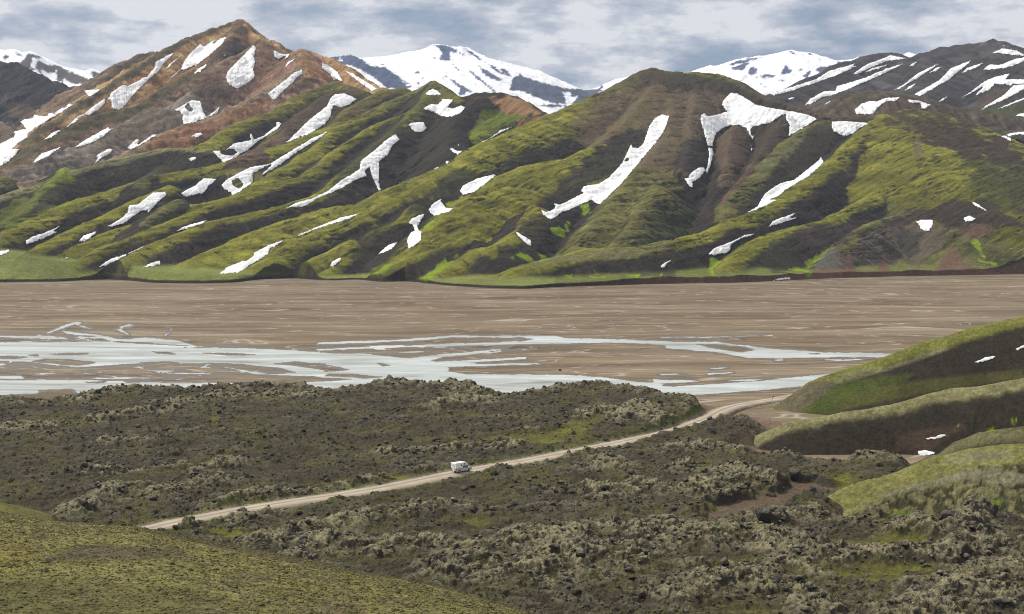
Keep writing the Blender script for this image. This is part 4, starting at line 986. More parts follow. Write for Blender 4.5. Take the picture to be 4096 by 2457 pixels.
# ================================================================== snow patches
SNOWS = [
 # window, outline, holes, label
 ('A', [(0, 1180), (60, 1150), (110, 1100), (150, 1050), (90, 1055), (140, 1010), (200, 975), (200, 950), (240, 920), (350, 850), (450, 790), (530, 740), (480, 735), (465, 760), (430, 765), (390, 795), (340, 800), (330, 825), (240, 810), (230, 835), (180, 840), (140, 860), (180, 910), (110, 925), (80, 870), (50, 855), (100, 920), (100, 970), (60, 985), (0, 1020), (-40, 1020), (-40, 1200)], [], 'long snow tongue filling the valley below the black slope at the left edge'),
 ('A', [(585, 640), (660, 634), (725, 628), (680, 665), (635, 690)], [], 'small snow wedge in the notch between the black slope and the brown peak'),
 ('A', [(755, 710), (790, 650), (865, 600), (905, 605), (990, 565), (1010, 550), (1040, 545), (1070, 500), (1095, 480), (1095, 440), (1170, 400), (1235, 367), (1225, 390), (1160, 455), (1125, 510), (1060, 560), (1000, 620), (940, 680), (900, 740), (850, 780), (800, 775), (785, 760), (790, 735), (775, 712)], [], 'long snowfield widening downhill below the left shoulder of the brown peak'),
 ('A', [(468, 910), (475, 890), (545, 825), (600, 800), (650, 755), (740, 695), (752, 710), (745, 735), (700, 780), (630, 820), (600, 815), (540, 865)], [], 'narrow snow strip directly downhill of the widening snowfield on the brown peak'),
 ('A', [(290, 1005), (370, 935), (435, 915), (430, 930), (370, 975)], [], 'short thin snow strip on dark ground right of the left valley snow tongue'),
 ('A', [(210, 1170), (290, 1085), (440, 1033), (430, 1050), (340, 1110)], [], 'slim tapering snow strip lowest beside the left valley snow tongue'),
 ('A', [(515, 1055), (580, 1000), (680, 945), (770, 895), (775, 915), (822, 890), (740, 965), (640, 1020)], [], 'snow strip with a split upper end left of the grey rocky knoll'),
 ('A', [(850, 868), (870, 850), (902, 826), (895, 838), (868, 862)], [], 'tiny snow sliver just above the grey rocky knoll'),
 ('A', [(652, 1175), (690, 1120), (672, 1110), (700, 1085), (775, 1048), (805, 1060), (790, 1080), (730, 1115)], [], 'small hooked snow patch below the grey rocky knoll'),
 ('A', [(1170, 500), (1190, 460), (1240, 420), (1300, 372), (1270, 410), (1210, 470)], [], 'slim snow strip between the two long snowfields high on the brown peak'),
 ('A', [(1180, 572), (1250, 510), (1280, 480), (1300, 430), (1350, 370), (1420, 305), (1440, 330), (1530, 270), (1510, 310), (1560, 270), (1615, 253), (1580, 310), (1500, 380), (1440, 430), (1350, 495), (1380, 465), (1300, 500), (1280, 500), (1230, 545)], [], 'ragged snowfield nearest under the summit of the brown peak'),
 ('A', [(1357, 530), (1400, 485), (1465, 447), (1460, 475), (1420, 510)], [], 'small snow patch below the ragged summit snowfield'),
 ('A', [(1575, 410), (1590, 385), (1603, 378), (1598, 395)], [], 'tiny snow fleck on the dark rib below the summit'),
 ('A', [(1590, 550), (1610, 500), (1700, 410), (1760, 350), (1790, 318), (1815, 340), (1800, 400), (1808, 440), (1795, 500), (1810, 545), (1750, 595), (1675, 635), (1620, 605)], [], 'big teardrop snowfield on the brown slope right of the summit'),
 ('A', [(1720, 635), (1760, 605), (1793, 592), (1760, 615)], [], 'thin snow sliver under the big teardrop snowfield'),
 ('A', [(1220, 785), (1290, 745), (1350, 708), (1420, 715), (1440, 790), (1460, 825), (1510, 790), (1565, 740), (1545, 800), (1430, 850), (1300, 887), (1285, 850), (1290, 820), (1265, 790)], [[(1313, 760), (1330, 735), (1365, 780), (1340, 790)]], 'irregular snow patch with a rock hole in the middle of the brown mountain'),
 ('A', [(1888, 665), (1910, 645), (2010, 570), (2080, 510), (2120, 500), (2135, 470), (2145, 540), (2120, 535), (2070, 590), (1990, 660), (1960, 700), (1930, 715)], [], 'slanting snow patch directly below the second orange peak'),
 ('A', [(1926, 350), (1990, 380), (2055, 385), (2040, 410), (1995, 437), (2020, 400), (1970, 425), (1940, 410)], [], 'small notched snow patch in the saddle between the two brown peaks'),
 ('A', [(1997, 500), (2030, 440), (2100, 403), (2080, 430)], [], 'small snow wedge left of the second orange peak'),
 ('A', [(2273, 440), (2320, 460), (2390, 510), (2425, 570), (2425, 605), (2395, 600), (2360, 575), (2320, 520), (2270, 490)], [], 'rounded snow patch on the orange slope right of the second peak'),
 ('B', [(115, 487), (200, 520), (300, 580), (385, 635), (330, 650), (250, 595)], [], 'snow strip running down right at the end of the orange ridge'),
 ('A', [(897, 1045), (960, 985), (990, 985), (980, 1020), (1080, 950), (1112, 955), (1050, 1000), (920, 1068)], [], 'ragged little snow strip along the foot of the brown scree band'),
 ('A', [(1340, 970), (1380, 945), (1420, 937), (1440, 955), (1400, 975)], [], 'small oval snow patch on the brown scree band'),
 ('A', [(1495, 1070), (1560, 1065), (1570, 1090), (1640, 1100), (1675, 1080), (1650, 1060), (1595, 1060), (1650, 1015), (1720, 1000), (1770, 990), (1760, 950), (1780, 943), (1800, 985), (1860, 960), (1950, 890), (1955, 855), (1998, 875), (1960, 920), (1830, 1000), (1760, 1060), (1640, 1130), (1580, 1155)], [], 'jagged snow patch in the dark gully under the long green crest'),
 ('A', [(1328, 1125), (1350, 1112), (1390, 1110), (1390, 1130), (1350, 1148)], [], 'tiny square snow patch in the dark hollow of the left green ridge'),
 ('A', [(2005, 1022), (2060, 970), (2180, 850), (2310, 750), (2330, 700), (2360, 670), (2430, 658), (2530, 700), (2480, 740), (2400, 765), (2360, 750), (2345, 790), (2350, 815), (2297, 885), (2180, 955)], [], 'broad curved snow tongue hooking over at its top behind the dark hill'),
 ('A', [(1560, 1310), (1600, 1270), (1690, 1220), (1770, 1180), (1900, 1160), (2000, 1100), (2200, 980), (2330, 920), (2280, 970), (2100, 1080), (1980, 1170), (1830, 1258), (1850, 1230), (1920, 1165), (1870, 1185), (1790, 1230), (1790, 1290), (1700, 1360), (1640, 1387), (1630, 1365), (1580, 1340)], [[(1643, 1280), (1680, 1265), (1720, 1305), (1690, 1335), (1650, 1310)]], 'long thin snow streak ending in a ring round a dark rock hole'),
 ('A', [(1275, 1370), (1300, 1350), (1380, 1310), (1440, 1257), (1540, 1265), (1480, 1320), (1440, 1368), (1310, 1395)], [], 'leaf shaped snow patch left of the ring shaped one'),
 ('D', [(745, 545), (800, 515), (860, 480), (900, 440), (910, 395), (980, 380), (1080, 300), (1170, 298), (1183, 318), (1120, 370), (1045, 458), (1040, 430), (1000, 435), (880, 520), (790, 550)], [], 'large ragged snow patch in the hollow above the left green spurs'),
 ('D', [(178, 645), (230, 610), (300, 590), (370, 560), (447, 523), (390, 575), (412, 580), (320, 625), (230, 660), (185, 675)], [], 'ragged snow patch low in the leftmost gully'),
 ('D', [(-30, 717), (0, 715), (65, 705), (70, 725), (0, 752), (-30, 752)], [], 'small snow patch at the left edge of the photo above the green flat'),
 ('D', [(550, 650), (590, 605), (695, 570), (680, 595), (600, 655)], [], 'small snow patch in the second gully above the left green flat'),
 ('D', [(417, 783), (450, 768), (510, 748), (480, 770)], [], 'tiny snow sliver where the left gullies open on the green flat'),
 ('D', [(690, 830), (780, 770), (900, 733), (1040, 668), (1000, 700), (900, 745), (750, 825)], [], 'narrow snow wedge reaching down to the green flat between two spurs'),
 ('D', [(1222, 588), (1300, 540), (1485, 488), (1420, 530)], [], 'thin straight snow sliver under a green spur on the left'),
 ('D', [(1000, 837), (1060, 800), (1138, 778), (1138, 815)], [], 'small triangular snow patch at the foot of the wide dark slope'),
 ('D', [(1543, 883), (1600, 830), (1720, 780), (1740, 785), (1790, 750), (1790, 730), (1900, 670), (2015, 633), (1960, 680), (1910, 700), (1900, 740), (1800, 800), (1690, 870)], [], 'long ragged snow patch reaching the foot of the hills left of centre'),
 ('D', [(2105, 600), (2250, 540), (2400, 480), (2552, 445), (2480, 490), (2297, 545), (2200, 578), (2108, 623)], [], 'long slim snow strip under the bright green centre spur'),
 ('B', [(245, 1190), (250, 1140), (350, 1060), (430, 990), (500, 945), (535, 990), (480, 1030), (455, 1090), (385, 1145), (390, 1200), (385, 1290), (400, 1345), (378, 1355), (330, 1250), (315, 1190), (288, 1210), (300, 1245), (220, 1275), (120, 1335), (60, 1362), (-40, 1400), (-140, 1462), (-290, 1478), (-200, 1430), (-100, 1405), (20, 1350), (120, 1270), (200, 1225)], [], 'large forked snow patch with two legs on the dark hill left of centre'),
 ('E', [(33, 825), (50, 790), (115, 752), (118, 785), (60, 830)], [], 'small oval snow patch low on the spur left of centre'),
 ('B', [(698, 675), (730, 640), (765, 628), (800, 640), (828, 672), (760, 682)], [], 'rounded snow cap just under the top of the dark pointed hill'),
 ('B', [(686, 770), (750, 735), (800, 740), (830, 700), (918, 703), (870, 760), (900, 765), (960, 745), (995, 760), (970, 800), (900, 830), (830, 830), (760, 795)], [], 'wide lobed snow patch between the dark pointed hill and the orange crag'),
 ('B', [(583, 885), (610, 868), (700, 862), (725, 910), (690, 938), (630, 935)], [], 'squarish snow patch on the dark hill above the forked one'),
 ('B', [(875, 1050), (905, 1045), (930, 1065), (990, 1065), (940, 1100), (900, 1080)], [], 'small snow patch at the bottom of the dark valley behind the green spur'),
 ('B', [(918, 1045), (945, 1018), (964, 1025)], [], 'tiny snow speck just above the small patch in the dark valley'),
 ('B', [(1100, 1003), (1160, 980), (1240, 920), (1340, 890), (1330, 900), (1250, 940), (1110, 1015)], [], 'thin snow sliver behind the bright green shoulder below the orange crag'),
 ('B', [(850, 1140), (890, 1136), (866, 1166), (852, 1160)], [], 'tiny snow patch half way down behind the long green spur'),
 ('B', [(757, 1200), (800, 1175), (806, 1188), (770, 1206)], [], 'tiny snow patch lowest behind the long green spur'),
 ('B', [(518, 1300), (524, 1268), (534, 1275), (532, 1300)], [], 'tiny upright snow fleck right of the forked snow patch'),
 ('B', [(950, 1350), (975, 1310), (1080, 1260), (1190, 1232), (1213, 1240), (1130, 1310), (1060, 1360), (975, 1385)], [], 'smooth spoon shaped snow patch on the centre green slope'),
 ('B', [(1522, 1478), (1560, 1497), (1605, 1485), (1625, 1465), (1618, 1435), (1665, 1445), (1830, 1362), (1800, 1358), (1830, 1315), (1930, 1300), (2010, 1250), (2100, 1150), (2165, 1010), (2180, 1045), (2215, 1045), (2250, 1010), (2290, 890), (2330, 835), (2380, 808), (2440, 820), (2420, 890), (2370, 980), (2260, 1110), (2160, 1230), (2090, 1310), (2030, 1370), (1950, 1445), (1920, 1445), (1880, 1420), (1780, 1465), (1670, 1510), (1600, 1560), (1545, 1530)], [[(2120, 1138), (2135, 1125), (2147, 1132), (2132, 1142)]], 'very long wide snow tongue down the front of the big brown centre dome'),
 ('E', [(725, 430), (760, 380), (830, 338), (825, 365), (860, 410), (905, 412), (958, 375), (930, 405), (880, 440), (830, 455), (770, 472)], [], 'pointed snow patch with a thin tail below the spoon shaped one'),
 ('E', [(585, 515), (620, 480), (690, 452), (710, 455), (680, 510), (660, 540), (668, 570), (688, 580), (685, 640), (640, 680), (590, 705), (578, 640), (600, 590), (630, 570), (620, 540)], [], 'hourglass shaped snow patch in the centre gully'),
 ('E', [(353, 760), (400, 710), (450, 670), (520, 647), (510, 670), (470, 710), (390, 740)], [], 'slanting snow patch left of and below the hourglass shaped one'),
 ('E', [(1333, 573), (1360, 580), (1460, 640), (1465, 690), (1430, 675), (1370, 620)], [], 'small snow patch leaning the other way under the big snow tongue'),
 ('E', [(2365, 825), (2400, 795), (2473, 768), (2430, 800), (2400, 835), (2375, 842)], [], 'small bent snow patch near the foot of the low green ridge'),
 ('C', [(335, 745), (345, 715), (385, 670), (400, 657), (450, 660), (520, 700), (580, 740), (700, 765), (820, 785), (950, 810), (1020, 840), (950, 890), (880, 930), (810, 970), (815, 890), (790, 845), (790, 815), (770, 815), (690, 870), (640, 880), (560, 900), (545, 925), (555, 960), (575, 950), (555, 1000), (535, 960), (510, 910), (460, 890), (400, 890), (340, 915), (300, 950), (285, 1010), (275, 1040), (235, 1035), (215, 960), (190, 870), (185, 820), (215, 798), (240, 820), (290, 815), (370, 790)], [], 'largest snowfield, arched over two rock lobes right of the centre dome'),
 ('C', [(238, 1042), (278, 1046), (285, 1090), (265, 1170), (235, 1240), (222, 1210), (240, 1150), (245, 1090)], [], 'narrow snow leg hanging below the left end of the largest snowfield'),
 ('C', [(70, 1262), (100, 1258), (110, 1230), (170, 1185), (215, 1180), (228, 1210), (180, 1265), (135, 1290), (138, 1338), (100, 1315)], [], 'dirty snow patch at the bottom of the narrow snow leg'),
 ('C', [(545, 1020), (557, 1012), (556, 1060), (550, 1104), (541, 1096)], [], 'thread of snow in the gully between the two rock lobes'),
 ('C', [(1112, 858), (1200, 855), (1370, 868), (1375, 880), (1300, 920), (1270, 950), (1205, 970), (1130, 935), (1115, 910)], [], 'bowl shaped snow patch in the saddle left of the green right dome'),
 ('F', [(485, 460), (590, 400), (620, 340), (650, 300), (750, 235), (850, 210), (950, 130), (1025, 70), (1040, 42), (1065, 90), (960, 190), (860, 245), (790, 290), (750, 330), (675, 352), (740, 350), (690, 380), (590, 425)], [], 'long snow tongue in the valley at the left foot of the green right dome'),
 ('F', [(660, 550), (700, 500), (870, 440), (830, 480), (893, 475), (830, 500), (740, 530)], [], 'small notched snow patch under the green right spur'),
 ('F', [(237, 740), (290, 690), (400, 650), (500, 600), (580, 587), (560, 605), (470, 635), (410, 670), (400, 710), (380, 730), (280, 748)], [], 'long low snow patch in the gully near the foot of the right spur'),
 ('F', [(1697, 512), (1740, 495), (1830, 492), (1838, 520), (1810, 575), (1770, 578), (1740, 560), (1730, 530)], [], 'shield shaped snow patch above the scree fans on the right'),
 ('F', [(2040, 485), (2090, 460), (2140, 490), (2110, 505), (2060, 512)], [], 'small oval snow patch right of the shield shaped one'),
 ('F', [(2097, 363), (2150, 380), (2215, 430), (2210, 440), (2120, 395)], [], 'short snow sliver leaning down right on the far right green slope'),
 ('F', [(690, 930), (740, 905), (820, 900), (838, 920)], [], 'low snow bank lying on the edge of the gravel plain at the right'),
 ('C', [(672, 665), (800, 625), (1000, 560), (1100, 500), (1290, 447), (1270, 470), (1335, 445), (1230, 505), (1130, 545), (1000, 590), (860, 640), (700, 682)], [], 'long snow streak along the left skyline ridge of the dark mountain'),
 ('C', [(1255, 530), (1350, 460), (1480, 410), (1530, 390), (1670, 415), (1590, 428), (1500, 440), (1400, 480), (1300, 530)], [], 'broad snow streak just under the lower top of the dark mountain'),
 ('C', [(1325, 525), (1400, 480), (1550, 447), (1450, 490)], [], 'slim snow streak under the broad one on the dark mountain'),
 ('C', [(920, 750), (960, 700), (1060, 645), (1140, 640), (1150, 610), (1250, 580), (1350, 550), (1450, 500), (1650, 440), (1560, 490), (1430, 550), (1300, 610), (1150, 670), (1060, 690), (960, 745)], [], 'longest snow streak down the left half of the dark mountain'),
 ('C', [(1535, 645), (1620, 600), (1720, 520), (1780, 490), (1895, 435), (1820, 495), (1720, 560), (1600, 630)], [], 'thin long snow streak in the middle of the dark mountain'),
 ('C', [(1610, 660), (1660, 610), (1728, 580), (1690, 620)], [], 'short thin snow streak in the lower middle of the dark mountain'),
 ('C', [(1790, 525), (1850, 480), (1920, 463), (1850, 510)], [], 'short snow streak above the wide streak of the dark mountain'),
 ('C', [(1650, 480), (1680, 450), (1730, 430), (1700, 465)], [], 'short snow streak highest in the middle of the dark mountain'),
 ('C', [(1690, 670), (1780, 620), (1870, 570), (1920, 520), (1950, 485), (2110, 420), (2080, 460), (2000, 520), (1960, 560), (1890, 600), (1740, 685)], [], 'wide snow streak below the summit of the dark mountain'),
 ('C', [(2018, 530), (2070, 480), (2205, 437), (2150, 480)], [], 'snow streak right of the wide one on the dark mountain'),
 ('C', [(2170, 500), (2230, 455), (2300, 460), (2400, 420), (2490, 400), (2500, 430), (2400, 470), (2330, 490)], [], 'ragged snow patch at the right edge of the dark mountain'),
 ('C', [(2240, 375), (2320, 342), (2420, 355), (2500, 400), (2400, 395)], [], 'snow patch nearest the summit of the dark mountain'),
 ('C', [(2305, 322), (2330, 318), (2350, 326), (2330, 330)], [], 'tiny snow fleck right beside the summit of the dark mountain'),
 ('C', [(1965, 738), (2050, 680), (2120, 630), (2200, 570), (2280, 540), (2390, 515), (2350, 560), (2430, 560), (2500, 560), (2500, 620), (2380, 690), (2160, 787), (2200, 750), (2330, 670), (2390, 610), (2330, 600), (2270, 600), (2230, 640), (2110, 688), (2180, 620), (2070, 680)], [], 'branching snowfield low on the right part of the dark mountain'),
 ('C', [(2240, 792), (2350, 740), (2500, 680), (2500, 700), (2360, 755)], [], 'thin snow line under the branching snowfield at the right edge'),
 ('C', [(1640, 703), (1730, 710), (1825, 742), (1770, 778), (1745, 770), (1740, 735), (1670, 735)], [], 'right hand snow patch on the low brown knoll behind the right dome'),
 ('C', [(1275, 775), (1320, 735), (1380, 715), (1440, 715), (1500, 690), (1600, 688), (1580, 715), (1500, 725), (1460, 750), (1410, 810), (1285, 812)], [], 'left hand larger snow patch on the low brown knoll behind the right dome'),
 ('C', [(2305, 968), (2380, 940), (2490, 930), (2490, 955), (2390, 960), (2385, 1010)], [], 'snow patch peeping over the right shoulder of the green dome'),
 ('C', [(1865, 722), (1900, 695), (1950, 675), (1905, 715)], [], 'short snow line right above the low brown knoll'),
 ('C', [(1045, 752), (1080, 725), (1130, 705), (1085, 738)], [], 'short snow line left above the low brown knoll'),
 ('C', [(790, 700), (830, 690), (872, 682), (840, 705), (815, 712)], [], 'small snow patch at the lower left end of the dark mountain'),
 ('C', [(2400, 820), (2440, 805), (2490, 795), (2490, 838)], [], 'snow patch at the right edge below the thin snow line'),
]
def lay_snow(win, outline, holes, label, fields, du=2.5, dv=1.6, thick=1.3, rag=3.0, seed=0, cat='snow patch', maxjump=220):
    U, V, sd = lattice([P(win, outline)], [P(win, h) for h in holes], du, dv, rag=rag, seed=seed)
    sx, sz = slopes(U.ravel(), V.ravel())
    y = np.full(sx.shape, np.inf)
    for f in fields: y = np.minimum(y, f.hit(sx, sz))
    y = y.reshape(U.shape)
    ok = np.isfinite(y) & (sd > 0)
    yy = np.where(ok, y, 0)
    # where the sheet would jump between separate slopes, cut it
    j = np.zeros(U.shape, bool)
    j[:, :-1] |= np.abs(yy[:, 1:] - yy[:, :-1]) > maxjump
    j[:-1, :] |= np.abs(yy[1:, :] - yy[:-1, :]) > maxjump
    ok &= ~(j & ok)
    lab = np.where(ok, np.arange(ok.size).reshape(ok.shape) + 1, 0)
    while True:
        l2 = lab.copy()
        for _ in range(8):
            l2[1:] = np.where(ok[1:], np.maximum(l2[1:], l2[:-1]), 0); l2[:-1] = np.where(ok[:-1], np.maximum(l2[:-1], l2[1:]), 0)
            l2[:, 1:] = np.where(ok[:, 1:], np.maximum(l2[:, 1:], l2[:, :-1]), 0); l2[:, :-1] = np.where(ok[:, :-1], np.maximum(l2[:, :-1], l2[:, 1:]), 0)
        if (l2 == lab).all(): break
        lab = l2
    ids, cnt = np.unique(lab[lab > 0], return_counts=True)
    if len(ids) > 1: ok &= np.isin(lab, ids[cnt > 0.18 * cnt.max()])
    sc = np.clip(yy / 2200.0, 0.12, 2.5)
    off = thick * np.clip(sd / 9.0, 0, 1) * sc + 0.2 * sc
    rim = sd < 2.6
    off = np.where(rim, 0.15 * sc, off)
    SX = sx.reshape(U.shape); SZ = sz.reshape(U.shape)
    # snow smooths over small bumps
    for _ in range(2):
        s_ = yy.copy(); wgt = ok.astype(float)
        num = yy * wgt; den = wgt.copy()
        for a_, b_ in ((0, 1), (0, -1), (1, 0), (-1, 0)):
            r = np.roll(yy * wgt, (a_, b_), (0, 1)); rw = np.roll(wgt, (a_, b_), (0, 1))
            near_ = np.abs(np.roll(yy, (a_, b_), (0, 1)) - yy) < maxjump * 0.3
            num += r * near_; den += rw * near_
        yy = np.where(ok, np.minimum(num / np.maximum(den, 1), y), 0)
    yf = yy - 0.6 * sc          # pulled a little towards the open side so it lies on the ground, not in it
    P3 = np.stack([SX * yf, yf, CAMZ + SZ * yf + off], -1)
    me = lattice_mesh('snow_patch', U, V, sd, P3, ok)
    if me is None: 
        print('NO SNOW', label); return
    o = link('snow_patch', me, M_SNOW)
    tag(o, label, cat, 'old snow patches lying on the hills')
FARFIELDS = [f for f in REG]
for i, (w_, q, h, lab) in enumerate(SNOWS):
    lay_snow(w_, q, h, lab, FARFIELDS, seed=600 + i)

# ================================================================== near ground: lava field, road, hill spurs
def line_xy(win_pts, z=None, ys=None):
    q = []
    for w_, pp in win_pts: q += W(w_, pp)
    u = np.array([a[0] for a in q]); v = np.array([a[1] for a in q])
    if z is not None:
        x, y, _ = at_z(u, v, np.interp(np.linspace(0, 1, len(u)), np.linspace(0, 1, len(np.atleast_1d(z))), np.atleast_1d(z)))
    else:
        y = np.interp(np.linspace(0, 1, len(u)), np.linspace(0, 1, len(ys)), ys); x, y, _ = at_y(u, v, y)
    return x, y

def dist_line(X, Y, lx, ly, reach=1e9):
    best = np.full(X.shape, 1e12, np.float32); S_ = np.zeros(X.shape, np.float32); acc = 0; SG = np.zeros(X.shape, np.float32)
    m = (X > lx.min() - reach) & (X < lx.max() + reach) & (Y > ly.min() - reach) & (Y < ly.max() + reach)
    x = X[m]; y = Y[m]; b = best[m]; s_ = S_[m]; g_ = SG[m]
    for i in range(len(lx) - 1):
        dx, dy = lx[i + 1] - lx[i], ly[i + 1] - ly[i]; L2 = dx * dx + dy * dy
        t = np.clip(((x - lx[i]) * dx + (y - ly[i]) * dy) / L2, 0, 1)
        d2 = (x - lx[i] - t * dx) ** 2 + (y - ly[i] - t * dy) ** 2
        mm = d2 < b
        b = np.where(mm, d2, b); s_ = np.where(mm, acc + t, s_); g_ = np.where(mm, np.sign(dx * (y - ly[i]) - dy * (x - lx[i])), g_)
        acc += 1
    best[m] = b; S_[m] = s_; SG[m] = g_
    return np.sqrt(best), S_, SG

# road centre line with its height
RP = (P('S', [(250, 2205), (450, 2150)]) + P('G', [(1080, 1253), (1400, 1183), (1740, 1121), (2100, 1063)])
      + P('H', [(0, 1038), (300, 992), (500, 955), (700, 913), (900, 872), (1040, 842), (1250, 812), (1500, 766), (1700, 727), (2000, 668), (2250, 618), (2473, 568)])
      + P('I', [(150, 866), (250, 826), (320, 786), (390, 756), (500, 732), (700, 702), (830, 676), (1000, 655), (1200, 640)]))
RZ = np.array([6.5] * 2 + [6.5, 6.4, 6.3, 6.3] + [6.2, 6.1, 6.0, 6.0, 6.0, 6.0, 5.9, 5.7, 5.4, 4.9, 4.4, 3.8] + [3.0, 2.3, 1.8, 1.4, 1.0, 0.7, 0.6, 0.6, 0.6])
ru = np.array([p[0] for p in RP]); rv = np.array([p[1] for p in RP])
rx, ry, _ = at_z(ru, rv, RZ)
def resample(x, y, z, n):
    L = np.concatenate([[0], np.cumsum(np.hypot(np.diff(x), np.diff(y)))])
    q = np.linspace(0, L[-1], n)
    X_, Y_, Z_ = np.interp(q, L, x), np.interp(q, L, y), np.interp(q, L, z)
    for _ in range(12):
        for A in (X_, Y_, Z_): A[1:-1] = (A[:-2] + 2 * A[1:-1] + A[2:]) / 4
    return X_, Y_, Z_
rx, ry, rz = resample(rx, ry, RZ, 160)

# outline of the lava flow (survey at the height of its surface)
rim_far = P('G', [(-2500, 420), (-900, 380), (-300, 330), (0, 318), (150, 306), (300, 322), (430, 318), (560, 292), (700, 255), (850, 240), (1080, 230), (1350, 243), (1550, 228), (1700, 220), (1950, 222), (2200, 228), (2330, 258), (2473, 240)]) \
    + P('H', [(100, 245), (300, 222), (400, 190), (620, 192), (680, 220), (800, 205), (950, 195), (1100, 210), (1170, 242), (1350, 272), (1500, 235), (1700, 212), (1850, 205), (2000, 205), (2100, 232), (2330, 245), (2473, 292)]) \
    + P('I', [(60, 625), (180, 650), (260, 700), (330, 742)])
rim_near = P('I', [(560, 745), (670, 800), (680, 870), (600, 905), (430, 1015), (560, 1045), (900, 1045), (1130, 1100), (1250, 1060), (1400, 1048), (1560, 1080), (1720, 1100), (1800, 1180), (1300, 1330), (1200, 1500)]) + P('S', [(4300, 2000), (6500, 2150), (6500, 2800), (3000, 3600), (-2500, 3600), (-2500, 2200)])
lp = [(p, 8.2) for p in rim_far] + [(p, 7.0) for p in rim_near]
lava_poly = []
for (p, z) in lp:
    x, y, _ = at_z(p[0], p[1], z); lava_poly.append((float(x), float(y)))
sand_poly = P('J', [(140, 770), (260, 690), (480, 640), (720, 600), (740, 510), (960, 520), (1250, 560), (1180, 620), (900, 650), (870, 740), (700, 800), (540, 860), (300, 850), (200, 830)])
sand_xy = [tuple(float(c) for c in at_z(p[0], p[1], 5.0)[:2]) for p in sand_poly]
meadow = [P('H', [(1080, 640), (1200, 600), (1600, 560), (1750, 500), (1990, 470), (1900, 560), (1850, 640), (1500, 650)]), P('H', [(1700, 660), (1900, 655), (1850, 690), (1720, 680)]),
          P('G', [(380, 505), (620, 505), (600, 525), (400, 520)]), P('G', [(1440, 560), (1480, 470), (1540, 500), (1530, 580)]), P('G', [(1500, 1280), (1700, 1250), (1850, 1290), (1780, 1340), (1560, 1320)]),
          P('H', [(440, 890), (720, 880), (640, 910), (480, 925)]), P('J', [(950, 560), (1200, 500), (1350, 560), (1200, 620), (1000, 600)]), P('J', [(1380, 760), (1700, 740), (1950, 780), (1850, 830), (1500, 835), (1400, 800)]),
          P('J', [(1000, 960), (1500, 940), (1900, 960), (1800, 1010), (1300, 1000)]), P('J', [(300, 1100), (500, 1060), (640, 1080), (400, 1180), (280, 1180)]), P('J', [(1000, 1160), (1700, 1150), (1850, 1200), (1400, 1230), (1100, 1210)]),
          P('J', [(1380, 1400), (1500, 1330), (1560, 1360), (1420, 1440)]), P('H', [(1040, 900), (1200, 920), (1100, 960)]), P('H', [(860, 1180), (1200, 1220), (1300, 1190), (1100, 1260)])]
meadow_xy = [[tuple(float(c) for c in at_z(p[0], p[1], 6.0)[:2]) for p in q] for q in meadow]
